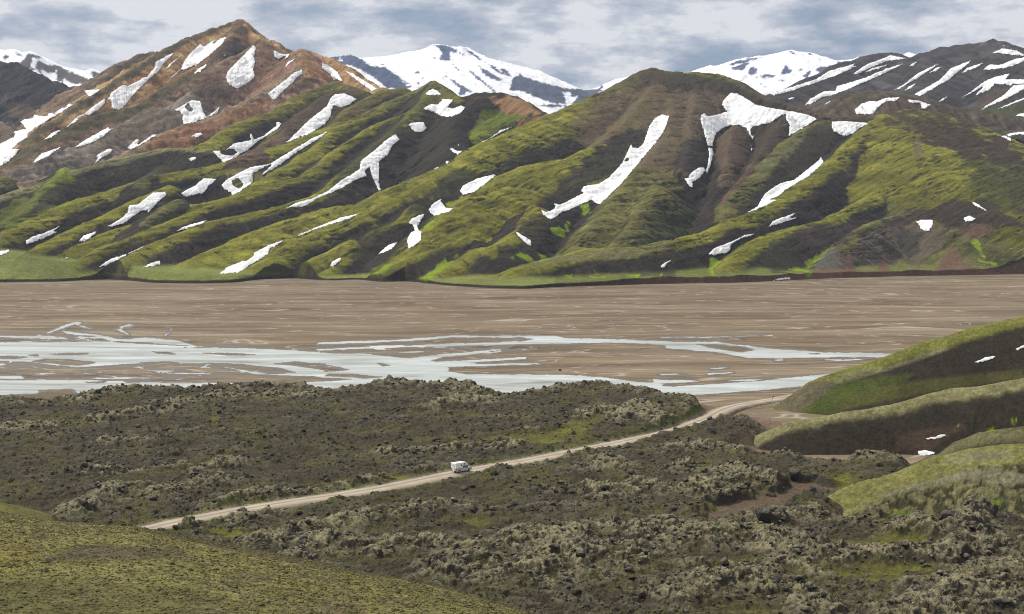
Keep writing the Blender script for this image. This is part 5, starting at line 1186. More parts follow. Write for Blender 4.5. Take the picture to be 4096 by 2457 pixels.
CRESTS = [  # pressure ridges of the lava: outline, height, half width, lichen
 ('G', [(650, 482), (850, 445), (1050, 405), (1240, 395)], 2.2, 4), ('G', [(1180, 360), (1400, 340), (1600, 305), (1800, 300), (2200, 315)], 2.0, 5), ('G', [(560, 285), (800, 262), (1100, 250)], 1.2, 4),
 ('G', [(380, 370), (560, 350), (640, 345)], 1.6, 3), ('G', [(0, 530), (150, 505), (300, 520)], 2.2, 5), ('G', [(740, 650), (860, 640), (980, 640)], 1.6, 3), ('G', [(660, 860), (860, 830), (1000, 820), (1250, 800)], 1.8, 3),
 ('G', [(1380, 820), (1500, 780), (1640, 755)], 3.0, 4), ('G', [(500, 1120), (680, 1010), (860, 925), (980, 920)], 2.4, 4), ('G', [(1100, 990), (1300, 930), (1530, 895)], 2.2, 4), ('G', [(1580, 1060), (1780, 1000), (1950, 970), (2150, 950)], 2.2, 4),
 ('G', [(1830, 1330), (1990, 1250), (2150, 1200), (2473, 1150)], 3.0, 5), ('G', [(2100, 1400), (2200, 1310), (2340, 1280), (2473, 1320)], 3.0, 5), ('G', [(1330, 1210), (1500, 1180), (1620, 1130), (1760, 1105), (1940, 1085)], 1.8, 3),
 ('H', [(380, 195), (480, 185), (620, 190)], 2.5, 5), ('H', [(860, 210), (960, 195), (1120, 215)], 2.0, 4), ('H', [(820, 375), (1000, 325), (1130, 340)], 2.6, 5), ('H', [(1400, 250), (1640, 215), (1860, 205), (2020, 205)], 1.6, 5),
 ('H', [(2070, 440), (2200, 370), (2300, 420), (2400, 450)], 3.0, 6), ('H', [(1820, 440), (1950, 395)], 2.0, 4), ('H', [(1430, 570), (1480, 540), (1560, 560)], 1.8, 3), ('H', [(400, 715), (740, 690), (1000, 668), (1200, 670), (1400, 640)], 1.9, 3),
 ('H', [(60, 940), (300, 905), (470, 900)], 1.6, 3), ('H', [(700, 1070), (800, 1045), (900, 1050)], 2.2, 4), ('H', [(540, 1130), (640, 1100)], 2.0, 3), ('H', [(0, 1200), (200, 1150), (400, 1110)], 2.2, 4),
 ('H', [(1230, 810), (1480, 770), (1640, 740), (1800, 700)], 1.2, 3), ('H', [(1880, 780), (2000, 740), (2080, 770)], 3.0, 5), ('H', [(1700, 940), (1900, 930), (2000, 960)], 2.8, 4), ('H', [(2050, 990), (2200, 920), (2400, 945)], 3.0, 5),
 ('H', [(340, 1370), (480, 1320), (800, 1300)], 2.6, 4), ('H', [(880, 1480), (1000, 1440), (1150, 1340), (1300, 1290), (1450, 1240), (1600, 1290), (1900, 1230), (2200, 1240), (2473, 1200)], 3.2, 6),
 ('H', [(1560, 1480), (1700, 1400), (1850, 1360), (2100, 1380)], 3.4, 8), ('H', [(2200, 1340), (2473, 1290)], 3, 6), ('J', [(0, 290), (280, 285), (440, 300)], 1.6, 5), ('J', [(540, 310), (900, 320), (1050, 350)], 1.4, 5), ('J', [(1150, 345), (1300, 320), (1520, 335)], 2.0, 7),
 ('J', [(0, 420), (90, 400)], 2.5, 4), ('J', [(330, 440), (430, 425), (540, 470)], 2.6, 4), ('J', [(320, 520), (540, 490), (700, 480)], 3.0, 4), ('J', [(830, 440), (900, 465), (1010, 460)], 3.4, 3), ('J', [(100, 550), (200, 530), (290, 560)], 3.0, 4),
 ('J', [(200, 610), (340, 620), (600, 575)], 2.2, 4), ('J', [(590, 740), (650, 710), (700, 760)], 3.6, 4), ('J', [(700, 750), (900, 750), (980, 730), (1080, 760)], 2.6, 4), ('J', [(0, 900), (300, 870), (560, 870), (700, 930), (880, 930)], 3.0, 6),
 ('J', [(960, 985), (1200, 1020), (1500, 1025), (1800, 1040), (1920, 1020), (2200, 935), (2473, 950)], 3.2, 5), ('J', [(120, 1250), (300, 1190), (480, 1140), (640, 1090), (960, 1050)], 3.6, 7), ('J', [(1280, 800), (1340, 780)], 2.4, 3),
 ('J', [(2060, 480), (2080, 560), (2140, 640), (2090, 760), (1990, 860), (1985, 950)], 6.0, 4), ('J', [(1450, 690), (1640, 650), (1900, 620), (2080, 600)], 5.0, 4),
 ('J', [(1600, 850), (1700, 790), (1760, 830)], 4.0, 4), ('J', [(1650, 1420), (1800, 1330), (1950, 1240), (2200, 1190), (2473, 1140)], 4.0, 9), ('J', [(1900, 1440), (2200, 1340), (2473, 1300)], 2.0, 8), ('J', [(600, 1260), (800, 1300), (1080, 1380)], 2.0, 5),
]
# -- far and near lava as one wide fan
NCL, NRL = 1800, 1150
tl = np.linspace(-0.58, 0.62, NCL)
ql = np.linspace(0, 1, NRL)
yl = 150 * (760 / 150) ** ql
fl = Field(-0.58, 0.62, NCL, lambda t: np.repeat(yl[:, None], len(t), 1), NRL)
X, Y = fl.X.astype(np.float32), fl.Y.astype(np.float32)
def coarse(fun, k=5):
    """evaluate a smooth field on every k-th row/column and spread it back"""
    ri = np.unique(np.concatenate([np.arange(0, NRL, k), [NRL - 1]])); ci = np.unique(np.concatenate([np.arange(0, NCL, k), [NCL - 1]]))
    c = fun(X[np.ix_(ri, ci)], Y[np.ix_(ri, ci)])
    tmp = np.empty((len(ri), NCL))
    for i in range(len(ri)): tmp[i] = np.interp(np.arange(NCL), ci, c[i])
    r = np.arange(NRL); j = np.clip(np.searchsorted(ri, r, side='right') - 1, 0, len(ri) - 2)
    f = ((r - ri[j]) / (ri[j + 1] - ri[j]))[:, None]
    return (tmp[j] * (1 - f) + tmp[j + 1] * f).astype(np.float32)
Lsd = coarse(lambda x, y: poly_sd(x, y, lava_poly), 3)
Lsd = Lsd + fbm(X, Y, 14, 3, seed=701) * 4
mask = sstep(Lsd, -3, 7)
rd, rs, _g = dist_line(X, Y, rx, ry, 60)
rsz = np.interp(np.clip(rs, 0, len(rz) - 1), np.arange(len(rz)), rz)
crest = np.zeros_like(X); lich = np.zeros_like(X)
for w_, q, A, wd in CRESTS:
    q = P(w_, q); u_ = np.array([p[0] for p in q]); v_ = np.array([p[1] for p in q])
    lx, ly, _ = at_z(u_, v_ - 4, 6.0 + A)
    d, s_, _g = dist_line(X, Y, lx, ly, 40)
    d = d + fbm(X, Y, 7, 2, seed=709) * 3.0
    A = A * 0.62; wd = wd * 1.3
    g = np.exp(-(np.maximum(d, 0) / (wd * 0.8)) ** 2)
    crest = np.maximum(crest, A * g); lich = np.maximum(lich, np.exp(-(np.maximum(d, 0) / (wd * 1.15)) ** 2))
warpx = X + fbm(X, Y, 9, 3, seed=713) * 4; warpy = Y + fbm(X, Y, 9, 3, seed=717) * 4
flow = ridged(warpx * 0.6 + warpy * 0.15, warpy, 26, 3, 0.55, seed=720)        # flow ridges lying across the view
und = fbm(X, Y, 70, 3, seed=724)
wild = fbm(X * 0.7, Y, 34, 4, 0.6, seed=731)
sand = sstep(coarse(lambda x, y: poly_sd(x, y, sand_xy), 3) + fbm(X, Y, 8, 3, seed=737) * 6 - 1.5, -2, 2)
mead = np.zeros_like(X)
for q in meadow_xy:
    xs0 = [a[0] for a in q]; ys0 = [a[1] for a in q]
    m = (X > min(xs0) - 10) & (X < max(xs0) + 10) & (Y > min(ys0) - 10) & (Y < max(ys0) + 10)
    mead[m] = np.maximum(mead[m], sstep(poly_sd(X[m], Y[m], q) + fbm(X[m], Y[m], 10, 3, seed=741) * 7, -3, 4))
cal = np.clip(1 - np.maximum(sand, mead * 0.85), 0, 1)
nearf = sstep(Y, 470, 330)
dens = np.clip(0.42 + 0.7 * (flow - 0.35) + 0.7 * wild + 0.9 * lich + 0.0 * nearf - 0.04, 0, 1.25) * cal
rimb = np.exp(-((Lsd - 9) / 9) ** 2) * sstep(Y, 560, 600)
dens = np.clip(dens + rimb * 0.5, 0, 1.3)
def lump(scale, thr, seed, pw=0.75):
    w_, r_ = worley(X + fbm(X, Y, scale * 1.2, 2, seed=seed + 1) * scale * 0.6, Y + fbm(X, Y, scale * 1.2, 2, seed=seed + 2) * scale * 0.6, scale, seed)
    b = np.sqrt(np.clip(1 - (w_ * 1.6) ** 2, 0, 1)) * 0.85
    return b * np.clip((r_ - thr) * 3, 0, 1)
L1 = lump(7.0, 0.35, 3); L2 = lump(3.4, 0.2, 5); L3 = lump(1.7, 0.1, 8); L4 = lump(0.85, 0.0, 13)
lumps = (L1 * 1.0 + L2 * 0.85) * (0.48 + 0.65 * dens ** 1.3) * (0.2 + 0.8 * cal) + (L3 * 0.50 + L4 * 0.22) * (0.55 + 0.5 * dens) * cal
crag = (ridged(warpx, warpy, 2.4, 3, 0.6, seed=760) - 0.35) * 0.18 * dens
fine = fbm(X, Y, 0.9, 2, seed=770) * 0.28 * (0.35 + dens)
lz = 5.6 + und * 1.2 + (flow - 0.4) * 1.5 * cal + crest * cal
lz = lz - sand * 1.6
mx_, my_, _q = at_z(*W('I', [(540, 830)])[0], 4.0)
lz = lz - 3.6 * np.exp(-((X - mx_) ** 2 + ((Y - my_) * 0.8) ** 2) / 24.0 ** 2)
lz = lz + lumps + crag + fine
lz = lz + rimb * 1.3
gbase = 0.8 + fbm(X, Y, 12, 3, seed=775) * 0.3
H = gbase * (1 - mask) + lz * mask
H = np.where(mask < 0.02, np.where(Lsd < -8, -2.0, H), H)
# the road bed
rb = 1 - sstep(rd, 4.4, 7.5 + fbm(X, Y, 5, 2, seed=781) * 2)
H = H * (1 - rb) + (rsz - 0.25) * rb
fl.finish(H.astype(np.float64))
gy, gx = np.gradient(H); dX = np.gradient(X, axis=1); dY = np.gradient(Y, axis=0); dXr = np.gradient(X, axis=0)
hx = gx / dX; hy = (gy - hx * dXr) / dY
slope = np.hypot(hx, hy)
DKROCK = np.array((0.040, 0.036, 0.031)); LBROWN = np.array((0.060, 0.050, 0.027)); LICH = np.array((0.31, 0.28, 0.16)); LOLIVE = np.array((0.086, 0.080, 0.025)); LMOSS = np.array((0.165, 0.165, 0.018)); LGREY = np.array((0.13, 0.125, 0.115))
n1 = fbm(X, Y, 5, 4, 0.6, seed=790); n2 = fbm(X, Y, 26, 4, 0.55, seed=795); n3 = fbm(X, Y, 1.3, 3, 0.6, seed=799)
col = LBROWN * np.ones(X.shape + (1,))
def blend(c, a):
    global col
    a = np.clip(a, 0, 1)[..., None]; col = col * (1 - a) + np.asarray(c) * a
blend(LOLIVE, sstep(n2 + n1 * 0.6, -0.15, 0.25) * 0.8)
low = sstep(0.55 - lumps * 0.8 + n1 * 0.7 + n2 * 0.5 - lich * 0.5, 0.35, 0.75)
blend(LMOSS, low * 0.60)
blend(DKROCK * 0.9, sstep(n3 + n1 * 0.4, 0.0, 0.35) * 0.7 * cal)
blend(LICH * 0.7, sstep(-n3 + n1 * 0.3, 0.22, 0.45) * 0.22 * cal)
col = col * (1 + 0.9 * n3[..., None])
blend(DKROCK, sstep(slope + n3 * 0.5, 0.75, 1.5) * 0.85)
top = sstep(lumps + n3 * 0.4, 0.55, 1.3) * sstep(1.5 - slope, 0.1, 0.9)
blend(LGREY, top * 0.25)
blend(LICH, top * np.clip(lich * 1.1 + rimb * 0.6 + nearf * 0.10 + sstep(wild, 0.15, 0.4) * 0.4, 0, 0.95) * 0.72)
blend(LICH * 0.75, lich * sstep(n1, -0.1, 0.3) * 0.35 * cal)
blend(LMOSS * 0.85, mead * 0.5 * (1 - 0.4 * sstep(slope, 0.4, 0.9)))
blend((0.130, 0.092, 0.060), sand * sstep(1.0 - slope, 0.0, 0.5) * 0.9)
blend((0.17, 0.118, 0.085), (1 - mask))
blend((0.13, 0.15, 0.03), (sstep(rd, 9 + n1 * 4, 5.5) * (1 - sstep(rd, 4.0, 4.6) * 0)) * 0.55)
blend((0.24, 0.20, 0.15), rb * sstep(rd, 6.2, 5.0))
me = np_mesh('lava_field', np.stack([X, Y, H], -1), grid_quads(NRL, NCL), col)
struct(link('lava_field', me, M_LAVA))
LH, LX, LY, LDENS, LMASK, LRD, LLICH = H, X, Y, dens, mask, rd, lich

# ---- road ribbon
def ribbon(x, y, z, half, nlat, lift, crown=0.08, edge=0.25, seed=0, name='road'):
    tx = np.gradient(x); ty = np.gradient(y); L = np.hypot(tx, ty); nx, ny = -ty / L, tx / L
    s = np.linspace(-1, 1, nlat)
    s_arc = np.cumsum(L)
    hw = half + 0.35 * perlin(s_arc / 6, s_arc * 0, seed)
    hl = hw[:, None] * s[None, :]
    XX = x[:, None] + nx[:, None] * hl; YY = y[:, None] + ny[:, None] * hl
    ZZ = z[:, None] + lift + crown * (1 - s[None, :] ** 2) - edge * (np.abs(s[None, :]) ** 6) * 1.0
    a = np.repeat(s[None, :], len(x), 0)
    return np.stack([XX, YY, ZZ], -1), a, np.repeat(s_arc[:, None], nlat, 1)
fx2, fy2, fz2 = resample(rx, ry, rz, 700)
V3, sa, sl = ribbon(fx2, fy2, fz2, 4.1, 25, 0.02)
V3[..., 2] += fbm(V3[..., 0], V3[..., 1], 1.2, 3, seed=801) * 0.035
tr = np.exp(-((np.abs(np.abs(sa) - 0.36)) / 0.10) ** 2)
c = np.array((0.30, 0.255, 0.195)) * (1 + 0.25 * fbm(V3[..., 0], V3[..., 1], 8, 4, seed=805)[..., None])
c = c * (1 + 0.30 * tr[..., None]) * (1 - 0.32 * np.exp(-(sa / 0.12) ** 2))[..., None]
c = c * (1 - 0.2 * sstep(np.abs(sa), 0.7, 1.0))[..., None]
me = np_mesh('gravel_road', V3, grid_quads(*sa.shape), c)
M_ROAD = terrain_mat('packed gravel', fine=2.2, bump=0.35, bscale=0.12, var=0.22, streak=((0.25, 1.4, 1), (0, 0, -0.8)))
struct(link('gravel_road', me, M_ROAD))

# ---- green spurs on the right, running down to the road
K = []
HN = dict(gul=0.25, lam=9, r0=2, nearest=True)
RK('I', [(700, 765), (790, 705), (860, 660), (960, 592), (1060, 547), (1130, 520), (1200, 492), (1500, 397), (1620, 357), (1900, 272), (2200, 182), (2473, 127), (3100, 20), (3900, -60)], (0.150, 0.155, 0.034), DARK, gw=8, s1=0.34, s2=0.62, sf=0.5, ys=(634, 648, 665, 690), **HN)
RK('I', [(430, 1030), (600, 942), (800, 852), (1000, 827), (1300, 782), (1600, 712), (1900, 642), (2200, 592), (2473, 542), (3100, 440), (3900, 360)], (0.200, 0.190, 0.085), DARK, gw=6, s1=0.32, s2=0.85, sf=0.6, ys=(527, 535, 540, 540), **HN)
RK('I', [(1860, 1090), (1985, 1002), (2150, 932), (2473, 887), (3100, 830), (3900, 780)], (0.115, 0.11, 0.05), (0.055, 0.055, 0.026), gw=7, s1=0.3, s2=0.8, ys=(470, 455, 440), **HN)
RK('I', [(860, 1530), (940, 1452), (1200, 1332), (1500, 1232), (1700, 1152), (1900, 1092), (2100, 1054), (2473, 1024), (3100, 990), (3900, 960)], (0.165, 0.160, 0.050), (0.070, 0.068, 0.030), gw=12, s1=0.30, s2=0.55, ys=(405, 412, 402, 398), **HN)
0 and RK('J', [(2473, 300), (2060, 470), (2080, 560), (2140, 640), (2090, 760), (1990, 860), (1985, 950)], (0.17, 0.16, 0.085), (0.045, 0.042, 0.026), gw=3, s1=0.6, s2=1.3, sf=1.2, ys=(385, 378, 366, 350, 342), gul=0.8, lam=4, r0=1)
NCH, NRH = 860, 620
def rows_spur(t): return np.repeat((335 * (1000 / 335) ** np.linspace(0, 1, NRH))[:, None], len(t), 1)
fs = Field(0.115, 0.66, NCH, rows_spur, NRH)
X, Y = fs.X, fs.Y
floor = np.full(X.shape, -3.0, np.float32)
Hh, c1, c2, gwm, dd, rid = eval_ridges(X, Y, K, floor, soft=1.2)
rq = sstep(Hh - floor, 3, 9)
rock = ((rid == 4) | ((rid == 3) & (dd > gwm - 1))).astype(float)
edge_x = sstep(fs.T, 0.115, 0.13)
wxa = X + fbm(X, Y, 4, 3, seed=885) * 3.5; wya = Y + fbm(X, Y, 4, 3, seed=887) * 3.5
w1, _r1 = worley(wxa, wya * 0.7, 3.0, 21); w2, _r2 = worley(wxa, wya, 1.3, 25)
Hs = Hh + rq * (fbm(X, Y, 25, 4, 0.5, seed=861) * 1.3 + fbm(X, Y, 4, 3, 0.6, seed=865) * 0.28 + rock * (np.sqrt(np.clip(1 - (w1 * 1.5) ** 2, 0, 1)) * 0.60 * sstep(fbm(X, Y, 14, 3, seed=881), -0.2, 0.25) + np.sqrt(np.clip(1 - (w2 * 1.5) ** 2, 0, 1)) * 0.4))
wall = coarse  # keep name
fs.finish(Hs)
col = shade_field(X, Y, Hs, c1, c2, gwm, dd, feather=2.0, nseed=860) if False else None
n = fbm(X, Y, 9, 4, 0.6, seed=870) * 3.0
a = sstep(dd + n - gwm, -1.6, 2.4)[..., None]
col = c1 * (1 - a) + c2 * a
nn = fbm(X, Y, 20, 4, 0.6, seed=873)[..., None]; n5 = fbm(X, Y, 1.6, 4, 0.7, seed=875)[..., None]
lt_ = (sstep(1 - w1 * 1.3, 0.2, 0.6) * rock)[..., None]
col = col * (1 - 0.45 * rock[..., None] * (1 - lt_)) * (1 - lt_ * 0.6) + np.array((0.20, 0.185, 0.085)) * lt_ * 0.6
col = col * (1 + 0.35 * nn + 0.75 * n5)
u, v = project(X, Y, Hs)
overlay(col, u, v, X / 6, Y / 6, P('I', [(1100, 600), (1450, 540), (1700, 520), (1500, 700), (1100, 800), (800, 850), (700, 870), (900, 740)]), (0.07, 0.085, 0.020), 20, 20, 0.8)
overlay(col, u, v, X / 6, Y / 6, P('I', [(900, 790), (1100, 640), (1400, 560), (1450, 600), (1250, 700), (1000, 800)]), (0.075, 0.105, 0.02), 10, 14, 0.5)
overlay(col, u, v, X / 6, Y / 6, P('I', [(1350, 640), (1700, 570), (2100, 520), (2473, 480), (2473, 560), (1900, 640), (1400, 740), (1100, 790)]), (0.085, 0.085, 0.022), 16, 20, 0.7)
overlay(col, u, v, X / 6, Y / 6, P('I', [(1060, 560), (1200, 510), (1500, 480), (1900, 330), (1950, 350), (1500, 500), (1150, 590)]), (0.19, 0.185, 0.085), 12, 14, 0.7)
overlay(col, u, v, X / 6, Y / 6, P('I', [(1120, 520), (1500, 400), (1500, 410), (1250, 490), (1120, 545)]), (0.12, 0.16, 0.012), 8, 10, 0.8)
overlay(col, u, v, X / 6, Y / 6, P('I', [(700, 760), (980, 580), (1110, 580), (1140, 600), (1000, 700), (840, 830), (780, 850)]), (0.105, 0.088, 0.055), 10, 12, 0.9)
overlay(col, u, v, X / 6, Y / 6, P('I', [(1550, 960), (1800, 900), (2050, 860), (2100, 900), (1900, 1000), (1800, 1090), (1560, 1060)]), (0.075, 0.048, 0.033), 14, 20, 0.7)
overlay(col, u, v, X / 6, Y / 6, P('J', [(1400, 640), (1700, 560), (2050, 470), (2250, 450), (2473, 500), (2473, 560), (2250, 570), (2050, 530), (1800, 600), (1500, 660)]), (0.20, 0.19, 0.115), 14, 20, 0.75)
overlay(col, u, v, X / 6, Y / 6, P('J', [(1900, 400), (2100, 340), (2350, 330), (2400, 360), (2150, 400), (1950, 420)]), (0.19, 0.18, 0.11), 10, 16, 0.7)
for w_, q in (('I', [(1995, 895), (2010, 875), (2025, 880), (2005, 900)]), ('I', [(2375, 845), (2395, 835), (2410, 880), (2390, 880)]), ('I', [(2410, 832), (2425, 832), (2425, 870), (2412, 868)]),
              ('I', [(2195, 915), (2260, 908), (2275, 918), (2200, 928)]), ('I', [(740, 790), (785, 783), (775, 800), (750, 806)]), ('J', [(1400, 790), (1620, 740), (1680, 760), (1560, 820), (1450, 825)]), ('J', [(2230, 670), (2330, 680), (2310, 720), (2250, 700)])):
    overlay(col, u, v, X / 6, Y / 6, P(w_, q), (0.20, 0.30, 0.012) if w_ == 'I' else (0.11, 0.16, 0.015), 5, 6, 0.9)
me = np_mesh('green_spurs', np.stack([X, Y, Hs], -1), grid_quads(NRH, NCH), col)
struct(link('green_spurs', me, M_NEARHILL))
for i, (w_, q, lab) in enumerate((
        ('I', [(2122, 442), (2200, 405), (2285, 392), (2260, 415), (2150, 448)], 'thin snow strip on the dark side of the near green spur at the right edge'),
        ('I', [(2405, 350), (2473, 318), (2500, 330), (2430, 360)], 'snow scrap cut by the right edge above the thin strip on the near spur'),
        ('I', [(1770, 978), (1850, 965), (1890, 948), (1935, 955), (1890, 980), (1790, 990)], 'ragged snow strip in the dark gully between the near spurs'),
        ('I', [(1722, 1070), (1770, 1060), (1850, 1078), (1830, 1100), (1728, 1100)], 'oval snow patch at the bottom of the dark gully beside the rocks'))):
    lay_snow(w_, q, [], lab, [fs], du=1.6, dv=1.2, thick=1.6, rag=3, seed=900 + i, maxjump=14)

def ico(sub):
    bm = bmesh.new(); bmesh.ops.create_icosphere(bm, subdivisions=sub, radius=1.0)
    v = np.array([q.co[:] for q in bm.verts], np.float32); f = np.array([[l.vert.index for l in p.loops] for p in bm.faces], np.int32); bm.free()
    return v, f
iv, jf = ico(2)
iv1, jf1 = ico(1)
# ---- mossy shoulder of the viewpoint hill, bottom left
SIL = P('S', [(-1600, 1700), (-700, 1860), (0, 2052), (100, 2068), (170, 2080), (300, 2092), (560, 2112), (900, 2175), (1200, 2235), (1500, 2300), (1750, 2352), (1900, 2392), (2050, 2436), (2130, 2462), (2400, 2560), (2900, 2760)])
su = np.array([p[0] for p in SIL]); sv = np.array([p[1] for p in SIL])
ssx, ssz = slopes(su, sv)
NCN, NRN = 900, 520
tn = np.linspace(-0.52, 0.06, NCN)
m_s = np.interp(tn, ssx, ssz)                          # sight slope to the crest
ysil = np.interp(tn, [-0.52, -0.36, -0.1, 0.06], [235, 215, 190, 170])
yn = 60 * (330 / 60) ** np.linspace(0, 1, NRN)
TN, YN = np.meshgrid(tn, yn)
XN = TN * YN
dy_ = YN - ysil[None, :]
cc = np.where(dy_ < 0, 8e-4, 1.1e-3)
HN_ = CAMZ + m_s[None, :] * YN - cc * dy_ ** 2 * np.where(dy_ > 0, 2.2, 1)
HN_ += fbm(XN, YN, 20, 4, 0.5, seed=951) * 0.35 + fbm(XN, YN, 2.2, 3, 0.6, seed=955) * 0.10 + fbm(XN, YN, 0.8, 3, 0.7, seed=957) * 0.16
n2 = fbm(XN * 0.7, YN * 0.6, 22, 5, 0.6, seed=961); n1 = fbm(XN, YN, 1.4, 4, 0.65, seed=965); n3 = fbm(XN, YN, 5, 4, 0.6, seed=967)
n0 = fbm(XN * 0.6, YN * 0.5, 0.55, 4, 0.7, seed=968)
col = (1 + 0.8 * n0[..., None]) * np.array((0.170, 0.155, 0.050)) * np.ones(XN.shape + (1,))
blend((0.150, 0.145, 0.045), sstep(n2, -0.1, 0.3) * 0.8)
blend((0.20, 0.175, 0.085), sstep(n3, 0.0, 0.35) * 0.6)
u, v = project(XN, YN, HN_)
blend((0.075, 0.055, 0.040), sstep(n1 + n3 * 0.5 + 0.1 + fbm(XN, YN, 30, 3, seed=969) * 0.5 + n0 * 0.9, 0.15, 0.5) * 0.8)
overlay(col, u, v, XN / 2, YN / 2, P('S', [(150, 2240), (330, 2180), (700, 2190), (760, 2230), (560, 2240), (300, 2240), (180, 2260)]), (0.068, 0.050, 0.040), 30, 22, 0.75)
overlay(col, u, v, XN / 2, YN / 2, P('S', [(540, 2110), (860, 2155), (1200, 2225), (1600, 2310), (1500, 2310), (1000, 2210), (700, 2150)]), (0.070, 0.052, 0.040), 16, 12, 0.7)
overlay(col, u, v, XN / 2, YN / 2, P('S', [(-60, 2300), (500, 2330), (900, 2400), (700, 2500), (-60, 2500)]), (0.080, 0.078, 0.030), 60, 40, 0.6)
overlay(col, u, v, XN / 2, YN / 2, P('S', [(-60, 2150), (120, 2160), (160, 2230), (60, 2300), (-60, 2290)]), (0.22, 0.17, 0.03), 40, 30, 0.3)
me = np_mesh('mossy_slope', np.stack([XN, YN, HN_], -1), grid_quads(NRN, NCN), col)
struct(link('mossy_slope', me, terrain_mat('dry moss', fine=5.0, bump=0.9, bscale=0.25, var=1.0, streak=((0.55, 1.0, 1), (0, 0, 0)))))
# tufts and stones on it (beyond counting)
rt = np.random.RandomState(21)
pv_ = ((YN < ysil[None, :] + 6) & (YN > 90)).astype(float)
pv_ *= np.gradient(XN, axis=1) * np.gradient(YN, axis=0) / np.maximum(YN, 1) ** 1.0
NT_ = 60000
pk = rt.choice(pv_.size, NT_, p=(pv_ / pv_.sum()).ravel())
sz_ = np.minimum(0.04 + rt.exponential(0.035, NT_), 0.28)
vv_ = iv1[None] * (sz_[:, None, None] * np.stack([rt.uniform(0.9, 1.8, NT_), rt.uniform(0.9, 1.4, NT_), rt.uniform(0.35, 0.7, NT_)], -1)[:, None, :])
vv_ = vv_ * (1 + rt.normal(size=(NT_, len(iv1), 1)) * 0.18)
jx = rt.uniform(-0.12, 0.12, NT_); jy = rt.uniform(-0.3, 0.3, NT_)
vv_ = vv_ + np.stack([XN.ravel()[pk] + jx, YN.ravel()[pk] + jy, HN_.ravel()[pk] + 0.01], -1)[:, None, :]
tcs = np.array([(0.125, 0.105, 0.055), (0.22, 0.195, 0.070), (0.18, 0.165, 0.05), (0.28, 0.25, 0.13), (0.155, 0.135, 0.06)])
cc_ = 0.80 * (0.5 * tcs[rt.choice(5, NT_, p=(0.3, 0.3, 0.2, 0.05, 0.15))] + 0.5 * np.array((0.175, 0.16, 0.058))) * rt.uniform(0.7, 1.2, (NT_, 1))
me = np_mesh('moss_tufts', vv_.reshape(-1, 3), np.zeros((0, 4), np.int32), np.repeat(cc_, len(iv1), 0), smooth=True, tris=(jf1[None] + (np.arange(NT_) * len(iv1))[:, None, None]).reshape(-1, 3))
o = link('moss_tufts', me, M_NEARHILL)
tag(o, 'tiny tufts of dry moss and small stones covering the near slope', 'moss tufts', kind='stuff')
# small green apron behind it at the left edge
K = [Ridge('S', [(-500, 1950), (0, 2012), (90, 2040), (170, 2066), (260, 2096)], (0.115, 0.13, 0.03), (0.10, 0.11, 0.03), gw=20, s1=0.2, s2=0.3, sf=0.4, ys=(395, 385, 375, 372, 368), gul=0.1, r0=2)]
fa = Field(-0.52, -0.28, 160, lambda t: np.repeat(np.linspace(300, 450, 160)[:, None], len(t), 1), 160)
Ha, c1, c2, gwm, dd, rid = eval_ridges(fa.X, fa.Y, K, np.full(fa.X.shape, -3, np.float32), soft=1)
Ha = Ha + fbm(fa.X, fa.Y, 6, 3, seed=975) * 0.3
ca = np.array((0.130, 0.125, 0.035)) * (1 + 0.5 * fbm(fa.X, fa.Y, 5, 4, seed=977)[..., None])
me = np_mesh('green_apron', np.stack([fa.X, fa.Y, Ha], -1), grid_quads(160, 160), ca)
struct(link('green_bank', me, M_NEARHILL))

# ---- loose lava rocks standing on the flow (beyond counting)
rs_ = np.random.RandomState(11)
variants = []
for k in range(14):
    n = 0
    d = iv.copy()
    for a_ in range(7):
        nrm = rs_.normal(size=3); nrm /= np.linalg.norm(nrm)
        s_ = d @ nrm
        lim = rs_.uniform(0.35, 0.8)
        d = d - np.outer(np.maximum(s_ - lim, 0), nrm) * 0.9
    d += rs_.normal(size=d.shape) * 0.07
    d[:, 2] = d[:, 2] * rs_.uniform(0.6, 1.15)
    variants.append(d.astype(np.float32))
pr = (np.clip(LDENS + 0.12, 0, 1.2) ** 1.0) * (LMASK > 0.9) * (LRD > 5.2) * (LY > 230) * (np.abs(LX / LY) < 0.44)
area = np.gradient(LX, axis=1) * np.gradient(LY, axis=0)
pr = (pr * area).ravel().astype(np.float64)
NRK = 22000
pick = rs_.choice(len(pr), NRK, p=pr / pr.sum(), replace=False)
vv_, ff_, cc_ = [], [], []
for i, k in enumerate(pick):
    s_ = min(0.16 + rs_.exponential(0.24), 1.5)
    if rs_.rand() < 0.02: s_ *= 1.35
    a_ = rs_.uniform(0, 6.28); ca_, sa_ = math.cos(a_), math.sin(a_)
    d = variants[rs_.randint(14)] * np.array((s_ * rs_.uniform(0.8, 1.4), s_, s_ * rs_.uniform(0.7, 1.2)), np.float32)
    p = np.stack([d[:, 0] * ca_ - d[:, 1] * sa_ + LX.flat[k], d[:, 0] * sa_ + d[:, 1] * ca_ + LY.flat[k], d[:, 2] + LH.flat[k] + 0.05 * s_], -1)
    lc = np.clip(LLICH.flat[k] * 0.8 + rs_.uniform(-0.25, 0.45), 0, 1)
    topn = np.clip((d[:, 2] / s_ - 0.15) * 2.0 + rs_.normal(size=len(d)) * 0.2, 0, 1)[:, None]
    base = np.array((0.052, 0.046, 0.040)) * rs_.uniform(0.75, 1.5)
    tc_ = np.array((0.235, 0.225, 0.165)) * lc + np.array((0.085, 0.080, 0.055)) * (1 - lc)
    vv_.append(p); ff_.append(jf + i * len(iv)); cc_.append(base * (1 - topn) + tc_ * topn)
me = np_mesh('lava_rocks', np.concatenate(vv_), np.zeros((0, 4), np.int32), np.concatenate(cc_), smooth=False, tris=np.concatenate(ff_))
o = link('lava_rocks', me, M_LAVA)
